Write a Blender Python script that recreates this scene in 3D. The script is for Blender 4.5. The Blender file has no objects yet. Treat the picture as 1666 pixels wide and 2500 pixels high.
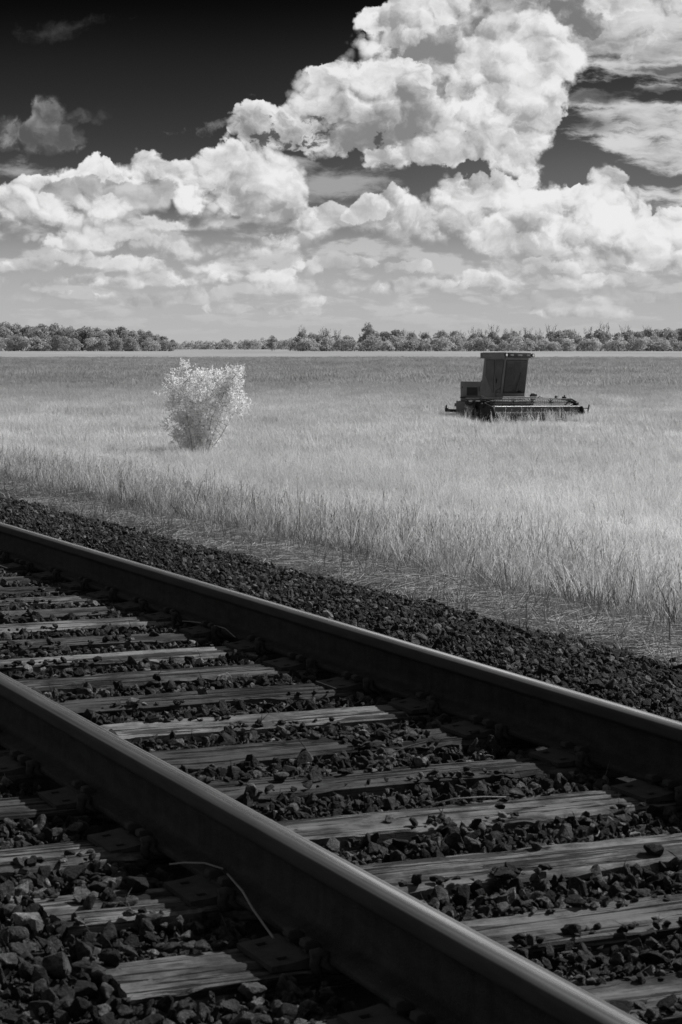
import bpy, bmesh, math, random
import numpy as np
from mathutils import Vector, Matrix, noise as mnoise

S = bpy.context.scene
C = S.collection
R = math.radians
PI = math.pi
RW, RH = 1666.0, 2500.0            # photograph size, used to turn measured pixels into directions
FOC = 5293.0                       # focal length in those pixels
PITCH = math.atan(405 / FOC)
EYE = 1.042                        # camera height over the rail tops (z = 0)

# ------------------------------------------------------------------ camera
cam_d = bpy.data.cameras.new('camera')
cam = bpy.data.objects.new('camera', cam_d); C.objects.link(cam)
cam.location = (0, 0, EYE)
cam.rotation_euler = (PI / 2 - PITCH, 0, 0)
cam_d.sensor_fit = 'VERTICAL'
cam_d.sensor_height = 36.0
cam_d.sensor_width = 24.0
cam_d.lens = 36.0 * FOC / RH
cam_d.clip_start = 0.1
cam_d.clip_end = 30000
cam_d.dof.use_dof = True; cam_d.dof.focus_distance = 14.0; cam_d.dof.aperture_fstop = 22.0
S.camera = cam
S.render.resolution_x, S.render.resolution_y = 682, 1024
S.view_settings.view_transform = 'Standard'
S.view_settings.look = 'None'
S.view_settings.gamma = 1
S.view_settings.exposure = 0.0
S.render.engine = 'CYCLES'
S.cycles.max_bounces = 12; S.cycles.diffuse_bounces = 8; S.cycles.transmission_bounces = 8; S.cycles.glossy_bounces = 3

SUN_AZ, SUN_EL = 60.0, 45.0        # degrees right of the camera's heading, and above the horizon

def pix_dir(x, y):
    a = (x - RW / 2) / FOC; b = (RH / 2 - y) / FOC
    return Vector((a, math.cos(PITCH) + b * math.sin(PITCH), -math.sin(PITCH) + b * math.cos(PITCH)))
def pix_uv(x, y):                  # direction of a measured point as (right, up) over forward, in units of 1000 px
    d = pix_dir(x, y)
    return d.x / d.y * FOC / 1000, d.z / d.y * FOC / 1000

# ------------------------------------------------------------------ node helper
class NT:
    def __init__(s, tree): s.t = tree; s.n = tree.nodes; s.l = tree.links
    def new(s, kind, **kw):
        n = s.n.new(kind)
        for k, v in kw.items(): setattr(n, k, v)
        return n
    def put(s, sock, v):
        if isinstance(v, V): s.l.new(v.s, sock)
        elif isinstance(v, bpy.types.NodeSocket): s.l.new(v, sock)
        elif v is not None: sock.default_value = v
    def m(s, op, a, b=None, c=None, clamp=False):
        n = s.new('ShaderNodeMath', operation=op, use_clamp=clamp)
        s.put(n.inputs[0], a)
        if b is not None: s.put(n.inputs[1], b)
        if c is not None: s.put(n.inputs[2], c)
        return V(s, n.outputs[0])
    def vec(s, x, y, z=0.0):
        n = s.new('ShaderNodeCombineXYZ')
        s.put(n.inputs[0], x); s.put(n.inputs[1], y); s.put(n.inputs[2], z)
        return V(s, n.outputs[0])
    def sep(s, v):
        n = s.new('ShaderNodeSeparateXYZ'); s.put(n.inputs[0], v)
        return [V(s, o) for o in n.outputs]
    def noise(s, v, scale, detail=4, rough=0.5, dist=0.0, dims='3D', w=None, lac=2.0):
        n = s.new('ShaderNodeTexNoise', noise_dimensions=dims)
        s.put(n.inputs['Vector'], v)
        s.put(n.inputs['Scale'], scale); s.put(n.inputs['Detail'], detail); s.put(n.inputs['Roughness'], rough)
        s.put(n.inputs['Distortion'], dist); s.put(n.inputs['Lacunarity'], lac)
        if w is not None: s.put(n.inputs['W'], w)
        return V(s, n.outputs['Fac'])
    def voro(s, v, scale, dims='2D', feature='F1', rand=1.0, out='Distance'):
        n = s.new('ShaderNodeTexVoronoi', voronoi_dimensions=dims, feature=feature)
        s.put(n.inputs['Vector'], v); s.put(n.inputs['Scale'], scale); s.put(n.inputs['Randomness'], rand)
        return V(s, n.outputs[out])
    def step(s, v, a, b, o0=0.0, o1=1.0, smooth=True):
        n = s.new('ShaderNodeMapRange', interpolation_type='SMOOTHSTEP' if smooth else 'LINEAR', clamp=True)
        s.put(n.inputs['Value'], v)
        for k, q in (('From Min', a), ('From Max', b), ('To Min', o0), ('To Max', o1)): s.put(n.inputs[k], q)
        return V(s, n.outputs[0])
    def mix(s, f, a, b):              # scalar mix
        n = s.new('ShaderNodeMix', data_type='FLOAT', clamp_factor=True)
        s.put(n.inputs[0], f); s.put(n.inputs[2], a); s.put(n.inputs[3], b)
        return V(s, n.outputs[0])
    def curve(s, v, pts):             # piecewise-linear lookup
        n = s.new('ShaderNodeFloatCurve'); x0, x1 = pts[0][0], pts[-1][0]
        y = [p[1] for p in pts]; lo, hi = min(y), max(y) + 1e-6
        c = n.mapping.curves[0]
        while len(c.points) < len(pts): c.points.new(0.5, 0.5)
        for q, p in zip(c.points, sorted(pts)):
            q.location = ((p[0] - x0) / (x1 - x0), (p[1] - lo) / (hi - lo)); q.handle_type = 'AUTO_CLAMPED'
        n.mapping.update()
        s.put(n.inputs['Value'], s.step(v, x0, x1, smooth=False))
        return V(s, n.outputs[0]) * (hi - lo) + lo
    def smax(s, a, b, k): return s.m('SMOOTH_MAX', a, b, k)
class V:
    def __init__(s, nt, sock): s.nt = nt; s.s = sock
    def __add__(s, o): return s.nt.m('ADD', s, o)
    __radd__ = __add__
    def __mul__(s, o): return s.nt.m('MULTIPLY', s, o)
    __rmul__ = __mul__
    def __sub__(s, o): return s.nt.m('SUBTRACT', s, o)
    def __rsub__(s, o): return s.nt.m('SUBTRACT', o, s)
    def __truediv__(s, o): return s.nt.m('DIVIDE', s, o)
    def __rtruediv__(s, o): return s.nt.m('DIVIDE', o, s)
    def pow(s, o): return s.nt.m('POWER', s, o)
    def abs(s): return s.nt.m('ABSOLUTE', s)
    def max(s, o): return s.nt.m('MAXIMUM', s, o)
    def min(s, o): return s.nt.m('MINIMUM', s, o)
    def clamp(s): return s.nt.m('ADD', s, 0.0, clamp=True)

def srgb(v): return v / 12.92 if v <= 0.04045 else ((v + 0.055) / 1.055) ** 2.4
# ------------------------------------------------------------------ sky: infrared-dark zenith, cumulus banks over a pale horizon
W = bpy.data.worlds.new('World'); S.world = W; W.use_nodes = True
W.node_tree.nodes.clear()
SG = bpy.data.node_groups.new('cloud_sky', 'ShaderNodeTree')
SG.interface.new_socket('Tone', in_out='OUTPUT', socket_type='NodeSocketFloat')
g = NT(SG)
D = g.new('ShaderNodeTexCoord').outputs['Generated']
dx, dy, dz = g.sep(D)
fy = dy.max(0.12)
X = dx / fy * (FOC / 1000); Y = dz / fy * (FOC / 1000)      # 1000-px units; x 0 = heading, y 0 = horizon

def pt(x, y): return pix_uv(x, y)
P0 = g.vec(X, Y, 0)
# shared turbulence that bends every outline
wx = g.noise(P0, 6.0, 5, 0.6, dims='2D') - 0.5
wy = g.noise(g.vec(X + 7.3, Y - 3.1), 6.0, 5, 0.6, dims='2D') - 0.5
fx = g.noise(g.vec(X - 4.3, Y + 9.1), 34.0, 4, 0.65, dims='2D') - 0.5
fyy = g.noise(g.vec(X + 14.3, Y + 5.1), 34.0, 4, 0.65, dims='2D') - 0.5

def octave(xx, yy, i, sc, k):
    p = g.vec(xx + wx * (k * 2.2) + fx * (k * .35) + 3.7 * i, yy * 1.12 + wy * (k * 2.2) + fyy * (k * .35) + 1.9 * i)
    d = g.voro(p, sc)
    return 1.0 - d * d * 1.6
LX, LY = 0.012, 0.022             # towards the light, up and to the right
OCT = ((0, 3.6, .11), (1, 8.5, .06), (2, 19.0, .03), (3, 44.0, .015))
o0 = [octave(X, Y, *o) for o in OCT]
o1 = [octave(X + LX * q, Y + LY * q, *o) for o, q in zip(OCT[:3], (1.6, 1.0, .5))]
bil0 = o0[0] * .42 + o0[1] * .28 + o0[2] * .18 + o0[3] * .12          # outline of the puffs
low = g.noise(g.vec(X * 1.0, Y * 1.5), 3.2, 5, 0.55, dims='2D')
mid = g.noise(g.vec(X - 2.0 + wx * .1, Y * 1.25 + 5 + wy * .1), 7.5, 7, 0.6, dims='2D')
mid2 = g.noise(g.vec(X + 2.0 + wx * .1, Y * 1.25 + 8 + wy * .1), 14.0, 6, 0.6, dims='2D')
puff = g.step(mid2, .38, .62)                                         # where the puffs are crisp, else smooth
bw = (o0[0] - o1[0]) * .50 + (o0[1] - o1[1]) * (puff * .55 + .16) + (o0[2] - o1[2]) * (puff * .42 + .05)

def blobs(xx, yy, bl, k=0.12, g=None):
    g = g or xx.nt
    tot = None; v = g.vec(xx, yy)
    for b in bl:
        x, y, rx, ry = b[:4]; rot = b[4] if len(b) > 4 else 0
        cx, cy = pt(x, y)
        vv = v
        if rot:
            c, s_ = math.cos(R(rot)), math.sin(R(rot))
            vv = g.vec(xx * c + yy * s_, yy * c - xx * s_); cx, cy = cx * c + cy * s_, cy * c - cx * s_
        mp = g.new('ShaderNodeVectorMath', operation='MULTIPLY_ADD'); g.put(mp.inputs[0], vv)
        mp.inputs[1].default_value = (1000 / rx, 1000 / ry, 0); mp.inputs[2].default_value = (-cx * 1000 / rx, -cy * 1000 / ry, 0)
        ln = g.new('ShaderNodeVectorMath', operation='LENGTH'); g.l.new(mp.outputs[0], ln.inputs[0])
        q = min(rx, ry) / 100.0                  # roughly distance inside the outline, 100 px = 1
        t = g.m('MULTIPLY_ADD', V(g, ln.outputs['Value']), -q, q)
        tot = t if tot is None else g.smax(tot, t, k)
    return tot

def cloud(base, bl, lit=.7, gain=.8, var=1.0, bright=.93, shade=.50, edge=.065, fluff=.7, k=.14, opacity=1.0, fade=None, grad=None, rim=0.0):
    """composite one heap of cumulus over `base`; the blobs say where it stands; fade/grad are pixel heights (bottom, top)"""
    tr = bpy.data.node_groups.new('cumulus', 'ShaderNodeTree')
    names = ('Base', 'XX', 'YY', 'Y', 'Bil', 'Bw', 'Mid', 'Low')
    for nm in names: tr.interface.new_socket(nm, in_out='INPUT', socket_type='NodeSocketFloat')
    tr.interface.new_socket('Tone', in_out='OUTPUT', socket_type='NodeSocketFloat')
    q = NT(tr); gi = q.new('NodeGroupInput'); go_ = q.new('NodeGroupOutput')
    base_, xx, yy, Y_, bil_, bw_, mid_, low_ = [V(q, gi.outputs[n_]) for n_ in names]
    B = blobs(xx, yy, bl, k)
    H = B + .07 + (bil_ - 0.66) * fluff
    if fade:
        lo, hi = pt(833, fade[0])[1], pt(833, fade[1])[1]
        f = q.step(Y_ + (mid_ - .5) * .10 + (low_ - .5) * .05, lo, hi)
        a = q.step(H, 0.0, (1.0 - f) * .5 + q.step(mid_, .42, .62, edge, edge * 4.0)) * f
    else:
        a = q.step(H, 0.0, q.step(mid_, .42, .62, edge, edge * 4.5))
    l = bw_ * (gain * 2.9) + (lit * .66 + .04) + (mid_ - .5) * (2.5 * var) + (low_ - .5) * (1.6 * var)
    if grad:
        lo, hi = pt(833, grad[0])[1], pt(833, grad[1])[1]
        l = l + q.step(Y_, lo, hi, -grad[2], grad[2], smooth=False)
    if rim: l = l + q.step(H, 0.05, .32, rim, 0.0)
    c = q.mix(q.step(l, -.42, 1.28), srgb(shade), srgb(bright))
    q.put(go_.inputs[0], q.mix(a * opacity, base_, c))
    gn = g.new('ShaderNodeGroup'); gn.node_tree = tr
    for nm, v_ in zip(names, (base, XW, YW, Y, bil0, bw, mid, low)): g.put(gn.inputs[nm], v_)
    return V(g, gn.outputs[0])
XW = X + wx * .05 + fx * .02; YW = Y + wy * .05 + fyy * .02

# clear sky, brighter to the horizon and to the right
sky = g.curve(Y, [(0.0, srgb(.72)), (.10, srgb(.70)), (.2, srgb(.64)), (.29, srgb(.50)), (.36, srgb(.36)), (.46, srgb(.27)), (.56, srgb(.205)), (.68, srgb(.14)), (.80, srgb(.06)), (.86, srgb(.03))])
sky = sky * g.mix(g.step(Y, .25, .45), 1.0, g.step(X, -.4, .75, 0.9, 1.7))

# thin high streaks on the right and some wisps on the left
st = g.noise(g.vec(X * .55 + Y * .25, Y * 2.3 + wx * .1), 9.0, 7, 0.62, dims='2D')
vr = blobs(X + wx * .08, Y + wy * .05, [(1560, 290, 210, 60, -4), (1620, 375, 150, 60, -12), (1640, 470, 120, 30), (1600, 120, 200, 80), (1540, 60, 260, 120)], .2)
veil = g.step(vr + (st - .5) * 1.6, -.05, .38)
sky = g.mix(veil * .9, sky, g.mix(g.step(st, .3, .7), srgb(.66), srgb(.86)))
dk = blobs(X + wx * .1, Y + wy * .05, [(1500, 232, 120, 20, 4), (1620, 175, 110, 14, -3), (1440, 300, 70, 22)], .1)
sky = g.mix(g.step(dk + (st - .5) * .9, -.02, .22) * .85, sky, srgb(.24))
vm = blobs(X + wx * .1, Y + wy * .05, [(830, 448, 180, 40, 3), (720, 400, 80, 30), (60, 418, 90, 26), (1660, 560, 60, 60)], .1)
sky = g.mix(g.step(vm + (st - .5) * .8, -.02, .3) * .85, sky, srgb(.66))
ws = blobs(X + wx * .09 + fx * .03, Y + wy * .08 + fyy * .03, [(640, 246, 34, 11, -25), (565, 308, 44, 15, 5), (415, 318, 60, 9, 0)], .05)
sky = g.mix(g.step(ws + (mid - .5) * .7 + (bil0 - .66) * .25, .0, .22), sky, srgb(.60))
ws2 = blobs(X + wx * .12 + fx * .02, Y + wy * .06 + fyy * .02, [(150, 68, 120, 24, 6)], .05)
sky = g.mix(g.step(ws2 + (mid - .5) * 1.3, .0, .7) * .35, sky, srgb(.45))

# low banks that fade to the horizon: flat-bottomed, stretched
pz = 1.0 / (Y * 2.2 + 0.16)
lowp = g.vec(X * 1.0, g.m('LOGARITHM', (Y + .10).max(.03), 2.718) * 0.85)
lb = g.noise(lowp, 5.5, 7, 0.56, dims='2D', dist=.15)
lb2 = g.noise(g.vec(X + .012, g.m('LOGARITHM', (Y + .125).max(.03), 2.718) * 0.85), 5.5, 7, 0.56, dims='2D', dist=.15)
la = g.step(lb + (bil0 - .66) * .30, .42, .58) * g.step(Y, .0, .10, .25, 1.0) * g.step(Y, .29, .36, 1.0, 0.0)
haze_w = g.step(Y, .0, .26)
lc = g.mix((.45 + (lb - lb2) * 6.0 + bw * 1.4).clamp(), g.mix(haze_w, srgb(.70), srgb(.62)), g.mix(haze_w, srgb(.78), srgb(.90)))
sky = g.mix(la * .42, sky, lc)


for (x, y, rx, ry, lt) in ((60, 735, 90, 22, .5), (330, 745, 120, 20, .45), (480, 735, 70, 24, .5), (760, 765, 90, 16, .4), (1000, 755, 60, 22, .5), (1330, 740, 150, 16, .4), (1560, 730, 110, 24, .5)):
    sky = cloud(sky, [(x, y - 6, rx, ry)], lit=lt, shade=.64, bright=.86, fade=(y + 24, y - 4), fluff=.4, edge=.1, var=.6, opacity=.8)
for (x, y, rx, ry, lt) in ((60, 655, 70, 26, .8), (80, 700, 80, 22, .7), (210, 700, 110, 18, .6), (420, 690, 130, 20, .6), (620, 682, 90, 13, .9), (690, 708, 60, 12, .9), (880, 712, 100, 16, .8), (1080, 700, 190, 12, .5), (1200, 690, 80, 34, .7), (1440, 695, 140, 16, .6), (1620, 655, 90, 30, .8), (1490, 645, 60, 26, .7)):
    sky = cloud(sky, [(x, y - 6, rx, ry)], lit=lt, shade=.62, bright=.93, fade=(y + 24, y - 2), fluff=.45, edge=.08, var=.6, opacity=.9)
for (x, y, rx, ry, lt) in ((140, 640, 60, 16, .9), (300, 650, 80, 14, .7), (520, 660, 70, 14, .8), (820, 655, 70, 20, .6), (960, 660, 60, 16, .5), (1320, 660, 90, 18, .7), (1230, 720, 50, 12, .7), (150, 735, 70, 12, .7), (780, 740, 50, 14, .7), (560, 765, 90, 10, .5), (1400, 770, 90, 10, .5)):
    sky = cloud(sky, [(x, y - 4, rx, ry)], lit=lt, shade=.64, bright=.92, fade=(y + 16, y), fluff=.35, edge=.05, var=.6, opacity=.85)
for bl, lt in (([(190, 585, 110, 24), (240, 570, 50, 24)], .8), ([(480, 618, 150, 26), (430, 600, 70, 20)], .75), ([(640, 620, 90, 24), (700, 590, 60, 24)], .65)):
    sky = cloud(sky, bl, lit=lt, shade=.64, bright=.90, fade=(645, 600), fluff=.5, edge=.08, var=.7)
# small grey cloud on the left
sky = cloud(sky, [(112, 296, 40, 62), (35, 322, 80, 40), (165, 338, 52, 36), (100, 345, 100, 30)], bright=.62, shade=.34, fluff=.5, edge=.14, lit=.4, rim=.25, var=.8)
sky = cloud(sky, [(205, 288, 34, 14, 10)], bright=.5, shade=.3, fluff=.6, edge=.2, opacity=.8)
# the left bank
sky = cloud(sky, [(50, 500, 95, 50), (140, 470, 80, 45), (640, 440, 110, 70), (700, 480, 60, 50)], lit=.62, fade=(575, 500), grad=(560, 420, .2))
sky = cloud(sky, [(350, 415, 88, 56), (270, 425, 76, 44), (190, 442, 76, 36), (120, 465, 56, 30), (430, 430, 70, 50)], lit=.95, fade=(520, 470), shade=.6)
sky = cloud(sky, [(545, 435, 100, 78), (480, 460, 80, 62), (600, 480, 120, 60), (690, 520, 70, 40)], lit=.88, fade=(585, 520), shade=.6, grad=(560, 400, .15))
sky = cloud(sky, [(200, 470, 84, 36), (330, 478, 105, 42), (395, 455, 46, 26)], lit=.25, shade=.52, bright=.80, fade=(545, 490), fluff=.45, var=.7)
sky = cloud(sky, [(245, 510, 65, 34), (90, 520, 75, 38), (160, 530, 60, 26)], lit=.85, shade=.6, fade=(560, 530), fluff=.5)
sky = cloud(sky, [(430, 548, 200, 14), (180, 552, 160, 12)], lit=.75, shade=.6, edge=.12, fluff=.3, opacity=.85, fade=(575, 555))
# right bank, far to near
sky = cloud(sky, [(1476, 438, 46, 40), (1478, 478, 26, 36)], lit=.55, shade=.55, bright=.88, fluff=.45)
sky = cloud(sky, [(1130, 470, 90, 62), (1000, 515, 80, 48), (1240, 500, 110, 46), (1080, 540, 160, 50)], lit=.66, shade=.58, fade=(640, 560), grad=(640, 430, .15))
sky = cloud(sky, [(1385, 490, 84, 52), (1300, 530, 90, 48), (1420, 540, 90, 50)], lit=.66, shade=.58, fade=(640, 560), grad=(620, 450, .12))
sky = cloud(sky, [(1650, 570, 56, 58), (1560, 620, 160, 30)], lit=.78, shade=.6, fade=(660, 600))
sky = cloud(sky, [(1520, 512, 52, 42), (1480, 560, 100, 46), (1390, 590, 120, 34)], lit=.9, shade=.6, fade=(640, 585))
sky = cloud(sky, [(1160, 545, 90, 30), (1250, 600, 120, 30), (1200, 585, 60, 34)], lit=.7, shade=.62, fade=(645, 600), fluff=.5)
sky = cloud(sky, [(790, 530, 50, 26), (760, 560, 60, 26)], lit=.8, shade=.6, fade=(600, 550), fluff=.5)
sky = cloud(sky, [(900, 505, 30, 17, 10), (866, 520, 26, 12, 20)], lit=1.0, shade=.7, bright=.96, fluff=.25, edge=.05)
# unseen cloud added above the frame, right, to brighten the rail-head reflections
sky = cloud(sky, [(1300, -260, 520, 220), (1700, -500, 420, 260), (1150, -520, 260, 170)], lit=.7, shade=.5, edge=.15, k=.3)
# the great cloud: veil, crown, shaded core, sunlit flank and belly
sky = cloud(sky, [(1590, 20, 200, 110), (1470, 70, 110, 100)], lit=.65, shade=.58, bright=.90, edge=.4, fluff=.4)
sky = cloud(sky, [(1110, 40, 200, 120), (1200, 90, 160, 110), (1300, 40, 170, 90), (1000, 150, 150, 110), (900, 170, 70, 50)], lit=.35, shade=.48, bright=.90, var=1.2)
sky = cloud(sky, [(1230, 480, 60, 34), (1150, 450, 90, 46), (1290, 440, 26, 40)], lit=.7, shade=.6, fade=(530, 480))
sky = cloud(sky, [(925, 55, 46, 40), (1005, 60, 100, 84), (930, 118, 72, 48), (990, 10, 70, 60)], lit=.95, shade=.6, rim=.1)
sky = cloud(sky, [(1090, 190, 150, 130), (1010, 310, 170, 90), (1180, 280, 150, 120), (980, 190, 110, 80)], lit=.28, shade=.52, var=1.2)
sky = cloud(sky, [(1240, 190, 140, 130), (1390, 150, 82, 48), (1330, 250, 62, 80), (1310, 110, 120, 70), (1160, 230, 70, 70)], lit=.9, shade=.6)
sky = cloud(sky, [(660, 312, 84, 52), (620, 300, 50, 26), (790, 275, 90, 82), (800, 215, 70, 44), (860, 205, 100, 70), (940, 190, 110, 80), (960, 290, 120, 80), (800, 330, 120, 46)], lit=.36, shade=.52, bright=.92, rim=.36, grad=(380, 180, .22))
sky = cloud(sky, [(1200, 350, 140, 66), (1060, 375, 110, 36), (1250, 400, 80, 50), (950, 388, 80, 24), (1290, 320, 70, 70), (1150, 300, 60, 40)], lit=.92, shade=.62, fade=(450, 410))
# holes where the dark sky looks through
hol = blobs(X + wx * .12 + fx * .05, Y + wy * .12 + fyy * .05, [(770, 305, 34, 30), (800, 390, 50, 18), (950, 345, 40, 14), (660, 335, 26, 18), (1085, 318, 20, 9)], .05)
sky = g.mix(g.step(hol + (mid2 - .5) * 2.2 + (bil0 - .66) * .8, .14, .34) * .9, sky, srgb(.31))

# behind and above: the same daylight from a Nishita sky, taken to grey
ns = g.new('ShaderNodeTexSky', sky_type='NISHITA')
ns.sun_disc = False; ns.sun_elevation = R(SUN_EL); ns.sun_rotation = R(SUN_AZ)
bwn = g.new('ShaderNodeRGBToBW'); g.l.new(ns.outputs[0], bwn.inputs[0])
inwin = g.step(dy, .55, .75) * g.step(dz / fy, .46, .34)
tot = g.mix(inwin, V(g, bwn.outputs[0]) * 0.07, sky)
go = g.new('NodeGroupOutput'); g.put(go.inputs[0], tot)
gw = NT(W.node_tree)
gg = gw.new('ShaderNodeGroup'); gg.node_tree = SG
bg = gw.new('ShaderNodeBackground'); gw.put(bg.inputs['Color'], gg.outputs[0]); bg.inputs['Strength'].default_value = 1.0
wo = gw.new('ShaderNodeOutputWorld'); gw.l.new(bg.outputs[0], wo.inputs[0])
W.cycles.sampling_method = 'MANUAL'; W.cycles.sample_map_resolution = 512

# ------------------------------------------------------------------ sun
sl = bpy.data.lights.new('sun', 'SUN'); sl.energy = 5.0; sl.angle = R(0.53); sl.color = (1, 1, 1)
sun = bpy.data.objects.new('sun', sl); C.objects.link(sun)
sd = Vector((math.cos(R(SUN_EL)) * math.sin(R(SUN_AZ)), math.cos(R(SUN_EL)) * math.cos(R(SUN_AZ)), math.sin(R(SUN_EL))))
sun.rotation_euler = sd.to_track_quat('Z', 'Y').to_euler()
# ------------------------------------------------------------------ mesh and object helpers
rng = np.random.default_rng(11)
random.seed(5)

def mesh_np(name, v, f, mats=(), smooth=False, sharp=None, matidx=None):
    """mesh from vertex array and a list / array of faces (tris or quads)"""
    me = bpy.data.meshes.new(name)
    v = np.asarray(v, dtype=np.float32)
    if isinstance(f, np.ndarray):
        k = f.shape[1]; nf = len(f)
        me.vertices.add(len(v)); me.vertices.foreach_set('co', v.ravel())
        me.loops.add(nf * k); me.loops.foreach_set('vertex_index', f.astype(np.int32).ravel())
        me.polygons.add(nf)
        me.polygons.foreach_set('loop_start', np.arange(0, nf * k, k, dtype=np.int32))
        me.polygons.foreach_set('loop_total', np.full(nf, k, dtype=np.int32))
    else:
        me.from_pydata([tuple(map(float, p)) for p in v], [], [tuple(int(i) for i in q) for q in f])
    for m_ in mats: me.materials.append(m_)
    if matidx is not None: me.polygons.foreach_set('material_index', np.asarray(matidx, dtype=np.int32))
    me.update(calc_edges=True); me.validate()
    if smooth:
        me.polygons.foreach_set('use_smooth', np.ones(len(me.polygons), dtype=bool))
        if sharp: me.set_sharp_from_angle(angle=R(sharp))
    return me
def link(name, me, parent=None, loc=(0, 0, 0), rot=(0, 0, 0), label=None, cat=None, group=None, kind=None, coll=None):
    o = bpy.data.objects.new(name, me); (coll or C).objects.link(o)
    if parent is not None: o.parent = parent
    o.location = loc; o.rotation_euler = rot
    for k_, v_ in (('label', label), ('category', cat), ('group', group), ('kind', kind)):
        if v_: o[k_] = v_
    return o
def copy_tree(o, parent=None):
    c = o.copy(); C.objects.link(c); c.parent = parent
    for ch in list(o.children): copy_tree(ch, c)
    return c
def tagit(o, label, cat, group=None):
    o['label'] = label; o['category'] = cat
    if group: o['group'] = group

class MB:
    """collects boxes, tubes and prisms into one mesh"""
    def __init__(s): s.bm = bmesh.new()
    def box(s, x0, x1, y0, y1, z0, z1, bev=0.0, M=None):
        b = bmesh.new(); bmesh.ops.create_cube(b, size=1)
        for v in b.verts:
            v.co = Vector(((x0 + x1) / 2 + v.co.x * (x1 - x0), (y0 + y1) / 2 + v.co.y * (y1 - y0), (z0 + z1) / 2 + v.co.z * (z1 - z0)))
        if bev: bmesh.ops.bevel(b, geom=b.edges[:], offset=bev, segments=2, profile=.6, affect='EDGES')
        s._add(b, M)
    def _add(s, b, M=None):
        if M is not None: bmesh.ops.transform(b, matrix=M, verts=b.verts)
        tmp = bpy.data.meshes.new('t'); b.to_mesh(tmp); b.free(); s.bm.from_mesh(tmp); bpy.data.meshes.remove(tmp)
    def prism(s, pts, axis, a0, a1, bev=0.0, M=None):
        """extrude a closed outline (pairs) along axis from a0 to a1"""
        def P(p, a):
            return {'x': (a, p[0], p[1]), 'y': (p[0], a, p[1]), 'z': (p[0], p[1], a)}[axis]
        b = bmesh.new()
        r0 = [b.verts.new(P(p, a0)) for p in pts]; r1 = [b.verts.new(P(p, a1)) for p in pts]; n = len(pts)
        b.faces.new(r0); b.faces.new(r1[::-1])
        for i in range(n): b.faces.new((r0[i], r1[i], r1[(i + 1) % n], r0[(i + 1) % n]))
        bmesh.ops.recalc_face_normals(b, faces=b.faces)
        if bev: bmesh.ops.bevel(b, geom=b.edges[:], offset=bev, segments=2, profile=.6, affect='EDGES')
        s._add(b, M)
    def tube(s, pts, r, seg=10, M=None, cap=True):
        pts = [Vector(p) for p in pts]; rs = r if isinstance(r, (list, tuple)) else [r] * len(pts)
        b = bmesh.new(); rings = []
        up = None
        for i, p in enumerate(pts):
            t = (pts[min(i + 1, len(pts) - 1)] - pts[max(i - 1, 0)]).normalized()
            if up is None or abs(up.dot(t)) > .95: up = Vector((0, 0, 1)) if abs(t.z) < .9 else Vector((1, 0, 0))
            a = t.cross(up).normalized(); c = a.cross(t).normalized(); up = c
            rings.append([b.verts.new(p + (a * math.cos(2 * PI * k / seg) + c * math.sin(2 * PI * k / seg)) * rs[i]) for k in range(seg)])
        for A, B in zip(rings, rings[1:]):
            for k in range(seg): b.faces.new((A[k], A[(k + 1) % seg], B[(k + 1) % seg], B[k]))
        if cap: b.faces.new(rings[0][::-1]); b.faces.new(rings[-1])
        bmesh.ops.recalc_face_normals(b, faces=b.faces)
        s._add(b, M)
    def build(s, name, m, parent=None, smooth=True, sharp=40, **kw):
        me = bpy.data.meshes.new(name); s.bm.to_mesh(me); s.bm.free()
        me.materials.append(m)
        if smooth:
            me.polygons.foreach_set('use_smooth', np.ones(len(me.polygons), dtype=bool)); me.set_sharp_from_angle(angle=R(sharp))
        return link(name, me, parent, **kw)

# ------------------------------------------------------------------ materials (all neutral: the place is seen in infrared black and white)
def material(name, build, rough=.8, spec=.3, metal=0.0):
    m_ = bpy.data.materials.new(name); m_.use_nodes = True
    nt = m_.node_tree; nt.nodes.clear(); h = NT(nt)
    b = h.new('ShaderNodeBsdfPrincipled'); o = h.new('ShaderNodeOutputMaterial'); h.l.new(b.outputs[0], o.inputs[0])
    b.inputs['Roughness'].default_value = rough; b.inputs['Specular IOR Level'].default_value = spec; b.inputs['Metallic'].default_value = metal
    r = build(h, b)
    if r is not None: h.put(b.inputs['Base Color'], r)
    return m_
def bump(h, b, height, dist, strength=1.0):
    n = h.new('ShaderNodeBump'); n.inputs['Distance'].default_value = dist; n.inputs['Strength'].default_value = strength
    h.put(n.inputs['Height'], height); h.l.new(n.outputs[0], b.inputs['Normal'])
def texco(h, which='Object'): return h.new('ShaderNodeTexCoord').outputs[which]
def pos(h): return h.new('ShaderNodeNewGeometry').outputs['Position']
def rnd(h): return V(h, h.new('ShaderNodeObjectInfo').outputs['Random'])
def scaled(h, v, sx, sy, sz):
    n = h.new('ShaderNodeVectorMath', operation='MULTIPLY'); h.put(n.inputs[0], v); n.inputs[1].default_value = (sx, sy, sz)
    return V(h, n.outputs[0])
def offset(h, v, amount):            # shift a vector by a per-object number
    n = h.new('ShaderNodeVectorMath', operation='ADD'); h.put(n.inputs[0], v); h.put(n.inputs[1], h.vec(amount, amount * 1.7, amount * .6))
    return V(h, n.outputs[0])
def flat(name, v, rough=.7, spec=.3, metal=0.0, var=.25, sc=6.0):
    def f(h, b):
        n = h.noise(texco(h), sc, 5, .6)
        return h.step(n, .3, .7, v * (1 - var), v * (1 + var), smooth=False)
    return material(name, f, rough, spec, metal)

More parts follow.
